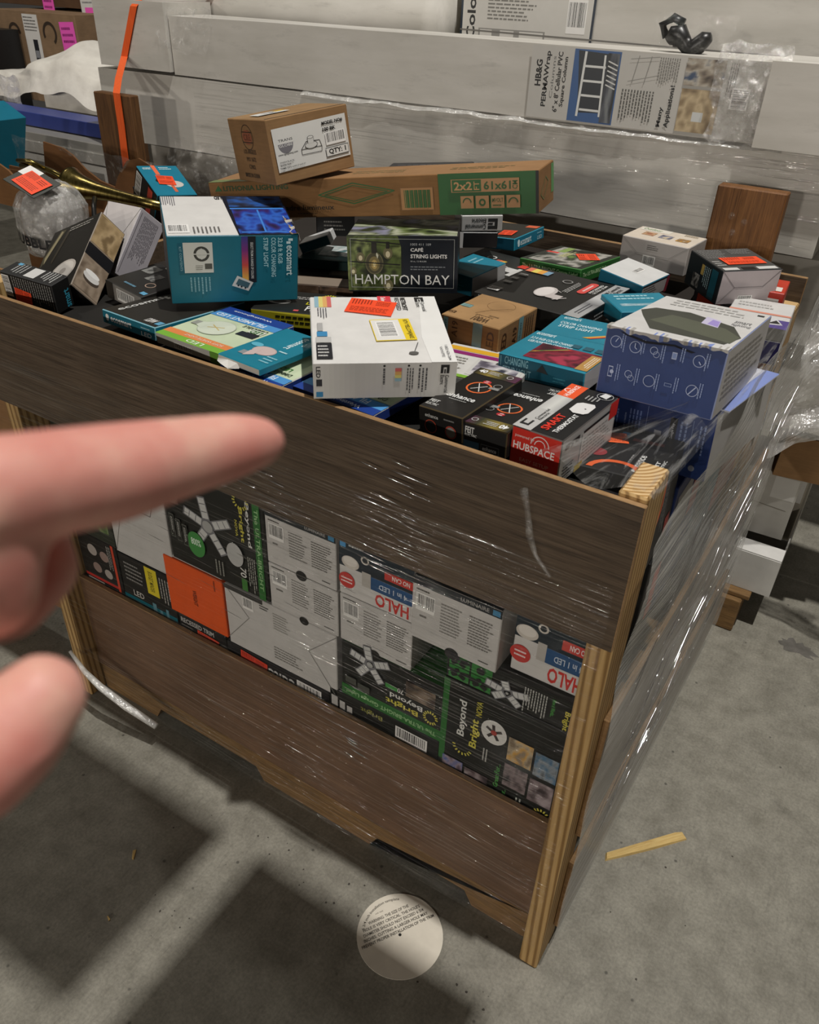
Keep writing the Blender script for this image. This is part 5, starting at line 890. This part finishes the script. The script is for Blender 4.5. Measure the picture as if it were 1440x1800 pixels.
# ------------------------------------------------------------------ cartons behind the front opening
def win(name, label, x0, x1, z0, z1, base, faces={}, front=[], y=.062, dep=.118, stickers=[], rot=0, group='cartons in the front opening', **kw):
    return carton(name, label, 'carton', (x0, y, z0), 0, (0, 0), (x1-x0, dep, z1-z0), base, faces, art={'F': front}, stickers=stickers, rots={'F': rot}, group=group, **kw)
WC = '#c4c1bd'
def backprint(): return [('B', .05, .56, .27, .88), ('L', .05, .90, .24, .96, 1, '#55534f'), ('L', .34, .30, .60, .86, 10, '#8a8782'), ('L', .66, .30, .95, .86, 11, '#77746f'), ('L', .80, .08, .95, .13, 1, '#55534f'), ('L', .1, .42, .2, .5, 1, '#77746f')]
def thumb(): return [('C', .50, .0, .10, '#1b1a19', .9)]
def bb_logo(u0, v0, u1, v1, rot=0):
    w, h = u1-u0, v1-v0; cx, cy = (u0 + w*.82, v0 + h*.30) if rot == 180 else (u0 + w*.35, v0 + h*.12)
    r = []
    for k in range(17):
        a = k * 2 * math.pi / 17; r.append(('S', (cx + .05*math.cos(a)*1.0, cy + .075*math.sin(a)), (cx + .075*math.cos(a), cy + .115*math.sin(a)), .0028, '#c9c04a'))
    return r
def blades(u, v, s, c='#c9c9c6', e='#77777a', asp=1.0):
    r = []
    for a in (25, 100, 165, 235, 305):
        t = math.radians(a); p = (u + s*.95*math.cos(t), v + s*.95*asp*math.sin(t)); q = (u + s*.15*math.cos(t), v + s*.15*asp*math.sin(t))
        r += [('S', q, p, s*.085, e), ('S', (u + s*.25*math.cos(t), v + s*.25*asp*math.sin(t)), (u + s*.9*math.cos(t), v + s*.9*asp*math.sin(t)), s*.065, c)]
        for k in (.45, .7): r.append(('S', (u + s*k*math.cos(t) - .0, v + s*k*asp*math.sin(t)), (u + s*(k+.03)*math.cos(t), v + s*(k+.03)*asp*math.sin(t)), s*.06, e))
    return r + [('C', u, v, s*.22, '#a5a5a2')]
win('ring_light_carton', 'black carton with round pictures and a red border at the lower left opening', -1.29, -1.155, .345, .512, '#1b1a1a', front=[('C', .35, .75, .12, '#a59c95'), ('C', .65, .72, .11, '#8f7a72'), ('C', .4, .45, .11, '#8f7a72'), ('C', .68, .42, .1, '#a59c95'), ('R', .04, .22, .9, .27, '#b5322c'), ('R', .88, 0, .94, 1, '#c9452c'), ('L', .75, .5, .86, .95, 3, '#a5a29c', True), ('R', .08, .0, .5, .2, '#b9b6b0')])
win('green_carton', 'dark green-tinted carton at the upper left of the opening', -1.29, -1.152, .514, .80, '#2a2f26', front=[('P', .1, .1, .9, .5, ['#23281f', '#4f6a35', '#8a9a6a', '#2a2f26'], 3, 8, 8), ('R', .3, .62, .9, .8, '#2a6a78')])
win('plain_white_carton', 'plain white carton end with gusset folds left of the bladed lamp carton', -1.148, -.962, .508, .80, WC, front=gus('#6d6a66', .0016))
win('spot_light_carton', 'black and teal spot light carton with a yellow label below the plain white carton', -1.15, -.977, .34, .504, '#191918', front=[('R', 0, 0, 1, .28, '#12626f'), ('R', .50, .50, .72, .98, '#d8c52a'), ('T', 'BUDGET MINDER', .56, .56, .64, .92, '#3a3818', 270, .4), ('C', .30, .16, .06, '#b9b6b0', .6), ('L', .1, .55, .45, .9, 5, '#8a8884'), ('R', .55, .05, .62, .35, '#5f8a96'), ('R', .68, .05, .73, .28, '#5f8a96'), ('R', .8, .05, .85, .35, '#5f8a96'), ('L', .75, .45, .95, .9, 4, '#a5a29c', True), ('T', 'LED', .2, .32, .4, .42, '#c9c6c0', 0, .5)])
blackbb = '#1a1b18'
win('garage_light_carton', 'black bladed lamp carton with a green edge, upper left of the opening', -.957, -.688, .572, .815, blackbb, front=blades(.44, .52, .26, asp=1.15) + [('R', .905, .0, .97, 1, '#2c6a2e'), ('T', 'The ULTRA-BRIGHT', .92, .1, .955, .9, '#9ac48a', 270, .4), ('T', 'Beyond', .83, .50, .875, .93, '#d5d5cf', 270, 1), ('T', 'Bright', .765, .52, .81, .86, '#c9c04a', 270, 1), ('T', 'NOVA', .725, .56, .75, .72, '#c9c04a', 270, .6)] +
    [('S', (.80 + .05*math.cos(k*.4), .92 + .05*math.sin(k*.4)), (.80 + .075*math.cos(k*.4), .92 + .08*math.sin(k*.4)), .003, '#c9c04a') for k in range(15)] +
    [('P', .03, .62, .16, .92, ['#55302a', '#9a8a7a', '#3a4a3a'], 2, 6, 6), ('R', .18, .74, .28, .97, '#2c2d28'), ('C', .30, .28, .10, '#3f8a42', 1.3), ('T', '800%', .25, .27, .35, .34, '#dfeedd', 0, .6), ('C', .70, .36, .09, '#b5b5b2', 1.3), ('T', '70', .74, .16, .80, .26, '#d5d5cf', 270, .8), ('R', .745, .02, .80, .15, '#3f7a35'), ('L', .82, .03, .90, .40, 4, '#a5a59c', True), ('L', .48, .04, .58, .22, 3, '#8a8a82', True)] + [('O', .07 + i*.07, .40 - i*.03, .0, .1, '#8a8a82') for i in range(0)] + [('R', .04 + i*.065, .26 - i*.02, .09 + i*.065, .50 - i*.03, '#5a5b55') for i in range(3)] + [('R', .045 + i*.065, .27 - i*.02, .085 + i*.065, .49 - i*.03, '#222320') for i in range(3)] + [('L', .055 + i*.065, .29 - i*.02, .078 + i*.065, .47 - i*.03, 2, '#c9c9c2', True) for i in range(3)])
o = win('orange_carton', 'bright orange carton end with a loose tab in the front opening', -.988, -.817, .412, .568, '#e2571a', front=[('T', 'WEIGHT', .46, .32, .53, .60, '#6d2408', 270, 1.2), ('L', .84, .7, .9, .95, 1, '#8a3210', True)], y=.059)
V, F = bevbox(0, 0, 0, .165, .02, .002, .0004); me = pydata('loose_tab', V, F); setcol(me, [lin('#c9c6c0')] * len(F)); q = link('loose_tab', me, 'matte', o); q.location = (.003, .004, .158); q.rotation_euler = (math.radians(25), 0, 0)
o = win('trim_carton', 'black recessed trim carton under the orange carton', -.972, -.828, .33, .408, '#191919', front=[('T', 'RECESSED TRIM', .05, .72, .75, .90, '#b5b3af', 0, 1), ('L', .05, .45, .35, .66, 2, '#77746f'), ('C', .95, .35, .25, '#a5a29c')])
sticker(o, (.144, .118, .078), 'F', .62, .40, .065, .045, -4, '#d8452a')
win('plain_white_carton', 'wide plain white carton end with folds beside the orange carton', -.814, -.524, .402, .566, WC, front=[('S', (0, 1), (.22, .60), .0016, '#7d7a76'), ('S', (.22, .60), (0, .1), .0016, '#7d7a76'), ('S', (1, .98), (.76, .55), .0016, '#7d7a76'), ('S', (.76, .55), (.98, .02), .0016, '#7d7a76'), ('B', .17, .74, .27, .93), ('L', .33, .85, .42, .93, 2, '#55534f'), ('L', .45, .62, .60, .90, 7, '#a5a29c'), ('L', .44, .12, .70, .34, 5, '#8a8782'), ('R', 0, .94, .36, 1, '#3a3937')])
win('downlight_carton', 'upper white downlight carton back with a black top edge', -.685, -.521, .679, .805, WC, {'T': '#2a2a2a', 'R': '#a9a6a2'}, [('R', 0, .86, 1, 1, '#23282c'), ('R', .90, .88, .98, .98, '#3f7fa5'), ('T', 'LUMINAIRE', .58, .90, .86, .95, '#a9a7a2', 0, .3)] + [(i[0], i[1], i[2]*.86, i[3], i[4]*.86, *i[5:]) for i in backprint()] + thumb())
win('downlight_carton', 'lower white downlight carton back under the black-topped one', -.685, -.519, .567, .677, WC, {'R': '#a9a6a2'}, backprint() + thumb())
win('dark_carton', 'dark carton with script lettering at the bottom of the opening', -.826, -.546, .315, .399, '#1e1d1f', front=[('T', 'edite', .42, .38, .68, .80, '#c9c7c4', 180, .8), ('B', .70, .30, .93, .90), ('R', .70, .22, .93, .32, '#b59a2a')], stickers=[('F', .28, .70, .075, .038, -5, '#d8402a')])
def halo():
    return [('R', 0, .52, 1, 1, '#1d2830'), ('R', .42, .30, 1, .52, '#27507d'), ('R', .62, .58, 1, .72, '#c23a30'), ('T', 'NO CAN', .72, .61, .95, .69, '#e8e2de', 180, .6), ('R', .52, .12, .97, .30, '#cfccc8'), ('T', 'HALO', .50, .04, .95, .27, '#c8352f', 180, 1.2), ('T', '4 in 1 LED', .55, .36, .92, .45, '#c9d3df', 180, .5), ('C', .16, .62, .15, '#c9c2b8', .75), ('C', .16, .64, .12, '#ddd7cf', .7), ('R', .32, .30, .44, .56, '#b5b0a9'), ('C', .36, .76, .07, '#c9c2b8'), ('C', .36, .76, .045, '#2a2f33'), ('C', .11, .28, .14, '#c33a34'), ('L', .03, .22, .19, .34, 2, '#eadcd8'), ('R', .02, .86, .10, .97, '#4f93c4'), ('L', .14, .88, .42, .95, 1, '#b5b3af')]
win('downlight_carton', 'white and black downlight carton with upside-down red lettering, middle of the opening', -.514, -.357, .683, .808, '#cfccc8', {'T': '#d3d0cc', 'R': '#b5b2ae'}, halo())
win('downlight_carton', 'white downlight carton back below the upside-down red lettering', -.514, -.356, .568, .681, WC, {'R': '#a39f9a'}, backprint() + thumb())
win('downlight_carton', 'white downlight carton pushed forward near the right of the opening', -.353, -.187, .668, .802, WC, {'T': '#26292b', 'R': '#b9b5b0'}, [('R', 0, .88, 1, 1, '#23282c'), ('R', .90, .90, .98, .98, '#3f7fa5'), ('T', 'LUMINAIRE', .55, .91, .86, .97, '#a9a7a2', 0, .3)] + [(i[0], i[1], i[2]*.88, i[3], i[4]*.88, *i[5:]) for i in backprint()] + thumb(), y=.050)
win('downlight_carton', 'downlight carton with a red seal beside the right post', -.172, -.042, .670, .815, '#cfccc8', front=halo(), y=.075, dep=.10)
win('garage_light_carton', 'upside-down black garage light carton with a green stripe in the middle of the opening', -.512, -.285, .424, .566, blackbb, {'T': '#2c6a2e', 'R': '#2a6a2c'}, [('R', 0, .0, 1, .20, '#2c6a2e'), ('T', 'The ULTRA-BRIGHT Garage Light!', .05, .05, .96, .15, '#9ac48a', 180, .5), ('T', 'Beyond', .50, .38, .82, .50, '#d5d5cf', 180, 1), ('T', 'Bright', .46, .25, .78, .37, '#c9c04a', 180, 1)] +
    [('S', (.90 + .045*math.cos(k*.4), .36 + .075*math.sin(k*.4)), (.90 + .07*math.cos(k*.4), .36 + .12*math.sin(k*.4)), .003, '#c9c04a') for k in range(15)] + blades(.30, .80, .22, asp=1.5) + [('P', .66, .56, .94, .84, ['#3a302a', '#6a5a4a', '#8a7a6a'], 3, 8, 6), ('R', .46, .55, .58, .63, '#3f8a42'), ('T', '70', .58, .55, .64, .64, '#d5d5cf', 180, .8), ('R', .05, .28, .16, .40, '#4a4b45'), ('R', .18, .24, .30, .36, '#4a4b45')])
win('garage_light_carton', 'black carton with barcode at the bottom centre of the opening', -.544, -.285, .30, .421, '#171816', front=[('B', .62, .60, .90, .88), ('T', 'Bright', .30, .80, .50, .93, '#8a8a3a', 180, .6), ('O', .88, .25, .14, .12, '#c9c9c4'), ('T', 'ETL', .82, .18, .94, .32, '#c9c9c4', 180, .5), ('R', .02, .55, .08, .85, '#b5b3af'), ('R', .10, .52, .15, .80, '#b5b3af'), ('R', .17, .5, .22, .76, '#b5b3af')])
win('garage_light_carton', 'black garage light carton with four green squares right of the opening', -.283, -.044, .600, .667, blackbb, front=[('R', .02 + .18*i, .05 + .46*j, .185 + .18*i, .48 + .46*j, '#2f7d33') for i in (0, 1) for j in (0, 1)] + blades(.10, .28, .10, '#1b1e1a', '#1b1e1a', 1.6)[:-1] + blades(.28, .28, .10, '#1b1e1a', '#1b1e1a', 1.6)[:-1] + blades(.10, .74, .10, '#1b1e1a', '#1b1e1a', 1.6)[:-1] + [('C', .28, .74, .12, '#1b1e1a')] + blades(.50, .45, .19, asp=2.0) + [('L', .62, .1, .80, .95, 9, '#b5b5ae', True), ('T', 'How it Works...', .83, .35, .86, .95, '#4fa54a', 270, .4), ('T', 'Bright', .92, .1, .97, .75, '#c9c04a', 270, 1)])
def rooms():
    r = [('P', .565, .52, .76, .74, ['#7a6a55', '#b5a58a', '#c99a4a', '#8a7a66'], 3, 8, 6), ('P', .78, .50, .96, .72, ['#4a5055', '#8a9298', '#3f6a8a', '#6a7074'], 4, 8, 6), ('P', .04, .06, .22, .26, ['#5a4a55', '#9a8a92', '#3a5a9a', '#c9c0c2'], 8, 8, 6), ('P', .24, .04, .44, .24, ['#3a3034', '#6a5a5c', '#a59a9a'], 5, 8, 6), ('P', .56, .26, .75, .48, ['#4a3f40', '#8a7c7c', '#2a2526'], 6, 8, 6), ('P', .77, .24, .96, .46, ['#3a3032', '#77686a', '#a5989a'], 7, 8, 6), ('P', .30, -.0, .50, .03, ['#3a3034', '#6a5a5c'], 9, 6, 2)]
    return r
win('garage_light_carton', 'black lamp carton with room photographs at the lower right of the opening', -.285, -.044, .33, .597, blackbb, {'L': '#2c6a2e'}, [('R', 0, .20, .05, 1, '#2c6a2e'), ('T', 'Beyond', .14, .52, .22, .86, '#d5d5cf', 90, 1), ('T', 'Bright', .25, .46, .33, .74, '#c9c04a', 90, 1), ('T', 'NOVA', .28, .78, .33, .92, '#c9c04a', 90, .5), ('C', .44, .70, .105, '#d5d3ce', 1.15)] + [('S', (.44, .70), (.44 + .07*math.cos(a), .70 + .07*math.sin(a)), .006, '#3a3432') for a in (.5, 1.7, 2.7, 4.0, 5.3)] + [('C', .44, .70, .025, '#a5352a')] +
    [('S', (.20 + .06*math.cos(k*.4), .42 + .055*math.sin(k*.4)), (.20 + .085*math.cos(k*.4), .42 + .08*math.sin(k*.4)), .003, '#c9c04a') for k in range(8, 16)] + rooms() + [('T', 'Great For...', .49, .20, .53, .44, '#4fa54a', 90, .4), ('L', .37, .38, .42, .52, 2, '#b5b5ae', True), ('T', 'Great For...', .56, .05, .60, .22, '#4fa54a', 90, .4), ('L', .68, .03, .74, .2, 2, '#c9c9c2', True)] + [('S', (.90 + .05*math.cos(k*.4), .14 + .045*math.sin(k*.4)), (.90 + .075*math.cos(k*.4), .14 + .07*math.sin(k*.4)), .003, '#c9c04a') for k in range(15)])
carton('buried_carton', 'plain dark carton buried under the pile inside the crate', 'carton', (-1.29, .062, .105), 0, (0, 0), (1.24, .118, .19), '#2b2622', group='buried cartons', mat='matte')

# ------------------------------------------------------------------ things on the floor
tp = empty('paper_template', (-.262, -.09, .0), 'round white paper cutting template with printed warning on the floor', 'template')
r = .088; n = 64
V = [(r*math.cos(2*math.pi*k/n), r*math.sin(2*math.pi*k/n), .0012) for k in range(n)] + [(r*math.cos(2*math.pi*k/n), r*math.sin(2*math.pi*k/n), .0002) for k in range(n)]
F = [list(range(n))] + [[k, n+k, n+(k+1) % n, (k+1) % n] for k in range(n)]
me = pydata('disc', V, F); setcol(me, [lin('#ded6c6')] * len(F)); link('disc', me, 'matte', tp)
A = Art(); D = .176; it = [('C', .5, .5, .018, '#1c1a18')]
for i, (s_, a, b_) in enumerate((('WARNING: THE SIZE OF THE', .22, .74), ('HOLE IS VERY CRITICAL. THE HOLE\'S', .13, .86), ('DIAMETER SHOULD NOT EXCEED 6 3/4', .11, .88), ('INCHES. CUTTING A LARGER HOLE MAY', .09, .91), ('PREVENT PROPER INSTALLATION OF THE TRIM', .04, .96))):
    it.append(('T', s_, a, .755 - i*.058, b_, .792 - i*.058, '#4c473f', 0, .5))
it.append(('T', 'cut out', .34, .835, .44, .85, '#8d867a', 0, 0))
A.face((D, D, .0012), 'T', it); 
V0, F0 = glyphs('6 3/4 inch installation template', .2); base = len(A.v)
for x, y in V0:
    t_ = math.radians(148 - x * 82); rr = .0715 + y * .0075; A.v.append((D/2 + rr*math.cos(t_), D/2 + rr*math.sin(t_), .0017))
A.f += [[base + i for i in f] for f in F0]; A.c += [lin('#4c473f')] * len(F0)
q = A.obj('printed_text', tp); q.rotation_euler = (0, 0, math.radians(58)); q.location = Matrix.Rotation(math.radians(58), 3, 'Z') @ Vector((-D/2, -D/2, 0))

me = pydata('wood_sliver', [(0, -.008, 0), (.05, -.010, 0), (.12, -.012, 0), (.209, -.011, 0), (.209, .008, 0), (.19, .011, 0), (.10, .009, 0), (.01, .008, 0)] + [(0.004, -.007, .006), (.05, -.009, .007), (.12, -.011, .007), (.207, -.010, .005), (.207, .007, .005), (.19, .010, .006), (.10, .008, .007), (.012, .007, .006)],
            [list(range(8))[::-1], list(range(8, 16))] + [[k, (k+1) % 8, 8+(k+1) % 8, 8+k] for k in range(8)])
sl = link('wood_sliver', me, 'sliver'); sl.location = (.026, .305, .0); sl.rotation_euler = (0, 0, math.radians(49)); tag(sl, 'flat pale wood sliver on the floor right of the crate', 'wood scrap')
for x, y, L, w, a, l in ((-.838, -.27, .024, .005, 128, 'tiny tan wood chip on the shaded floor below the pointing hand'), (-.786, -.387, .012, .003, -20, 'tiny pale chip on the shaded floor near the bottom left')):
    me = pydata('wood_chip', [(0, 0, 0), (L, -w*.3, 0), (L*.9, w, 0), (L*.1, w*.8, 0), (0, 0, .002), (L, -w*.3, .002), (L*.9, w, .003), (L*.1, w*.8, .002)], [[3, 2, 1, 0], [4, 5, 6, 7], [0, 1, 5, 4], [1, 2, 6, 5], [2, 3, 7, 6], [3, 0, 4, 7]])
    o = link('wood_chip', me, 'sliver'); o.location = (x, y, .0003); o.rotation_euler = (0, 0, math.radians(a)); tag(o, l, 'wood scrap')
random.seed(11); n = 26
pts = [(math.cos(2*math.pi*k/n) * (.055 + random.uniform(-.014, .014)), math.sin(2*math.pi*k/n) * (.028 + random.uniform(-.01, .012))) for k in range(n)]
me = pydata('floor_stain', [(a, b_, .0004) for a, b_ in pts], [list(range(n))]); o = link('floor_stain', me, 'stain', floor); o.location = (.266, 1.285, 0); o.rotation_euler = (0, 0, math.radians(-12))

t = NT('floor_speck'); M['speck'] = t.set(lin('#46413a'), .7, .3)
rr = random.Random(4)
for cx, cy, sp_, n_ in ((-.60, -.075, .05, 7), (-.44, -.10, .06, 7), (-.09, -.10, .04, 6), (-.68, -.32, .05, 8), (-.72, -.16, .1, 5), (.2, .25, .25, 8)):
    for _ in range(n_):
        r_ = rr.uniform(.0008, .0030); m_ = 9
        me = pydata('floor_speck', [(r_*(.7+.5*rr.random())*math.cos(6.283*k/m_), r_*(.7+.5*rr.random())*math.sin(6.283*k/m_), .0003) for k in range(m_)], [list(range(m_))])
        o = link('floor_speck', me, 'speck', floor); o.location = (cx + rr.gauss(0, sp_), cy + rr.gauss(0, sp_*.5), 0)

# ------------------------------------------------------------------ the pointing hand in the foreground
hand = empty('pointing_hand', (0, -.80, 1.52), 'blurred bare left hand in the foreground, index finger pointing right', 'hand')
CH = [[(0.0353,-0.7848,1.5366,0.0122), (0.0366,-0.7788,1.5362,0.0113), (0.0371,-0.7673,1.5325,0.0115), (0.0373,-0.7539,1.5281,0.0116), (0.0377,-0.7383,1.5243,0.0104), (0.0397,-0.7217,1.5208,0.0090), (0.0411,-0.7127,1.5187,0.0074), (0.0423,-0.7087,1.5176,0.0049)],
 [(0.0334,-0.7805,1.5310,0.0122), (0.0262,-0.7894,1.5251,0.0210), (0.0111,-0.8025,1.5198,0.0266), (-0.0071,-0.8189,1.5125,0.0288), (-0.0384,-0.8473,1.5000,0.0299), (-.10, -.905, 1.475, .033), (-.19, -.985, 1.44, .038)],
 [(0.0337,-0.7847,1.5254,0.0133), (0.0359,-0.7864,1.5162,0.0102)],
 [(0.0090,-0.7732,1.5176,0.0121), (0.0145,-0.7664,1.5096,0.0112), (0.0207,-0.7667,1.5026,0.0093), (0.0262,-0.7784,1.5014,0.0075), (0.0236,-0.7871,1.5031,0.0073)],
 [(0.0111,-0.8025,1.5198,0.0266), (-0.0117,-0.7675,1.5013,0.0121), (-0.0044,-0.7619,1.4939,0.0110), (0.0037,-0.7644,1.4880,0.0090), (0.0088,-0.7785,1.4894,0.0075)],
 [(-0.0071,-0.8189,1.5125,0.0260), (-0.0277,-0.7660,1.4884,0.0115), (-0.0196,-0.7603,1.4806,0.0097), (-0.0111,-0.7637,1.4768,0.0080), (-0.0044,-0.7779,1.4823,0.0069)],
 [(0.0153,-0.8085,1.5088,0.0210), (0.0355,-0.8104,1.4909,0.0166), (0.0438,-0.8047,1.4882,0.0132), (0.0464,-0.7970,1.4908,0.0119), (0.0475,-0.7888,1.4951,0.0098)]]
bm = bmesh.new(); HL = Vector((0, -.80, 1.52))
for ch in CH:
    for (a, b_) in zip(ch[:-1], ch[1:]):
        for s_ in range(6):
            t_ = s_ / 5; p = Vector(a[:3]).lerp(Vector(b_[:3]), t_) - HL; rr = a[3] + (b_[3] - a[3]) * t_
            bmesh.ops.create_icosphere(bm, subdivisions=2, radius=rr, matrix=Matrix.Translation(p))
me = bpy.data.meshes.new('hand_skin'); bm.to_mesh(me); bm.free()
hs = link('hand_skin', me, 'skin', hand)
md = hs.modifiers.new('weld', 'REMESH'); md.mode = 'VOXEL'; md.voxel_size = .0018; md.use_smooth_shade = True
md = hs.modifiers.new('relax', 'SMOOTH'); md.factor = .6; md.iterations = 12
bm = bmesh.new(); bmesh.ops.create_uvsphere(bm, u_segments=14, v_segments=8, radius=1, matrix=Matrix.Diagonal((.0036, .005, .001, 1)))
me = bpy.data.meshes.new('fingernail'); bm.to_mesh(me); bm.free(); q = smooth(link('fingernail', me, 'nail', hand))
q.location = Vector((.0420, -.7120, 1.5215)) - HL; q.rotation_euler = (math.radians(-20), math.radians(-8), math.radians(-8))
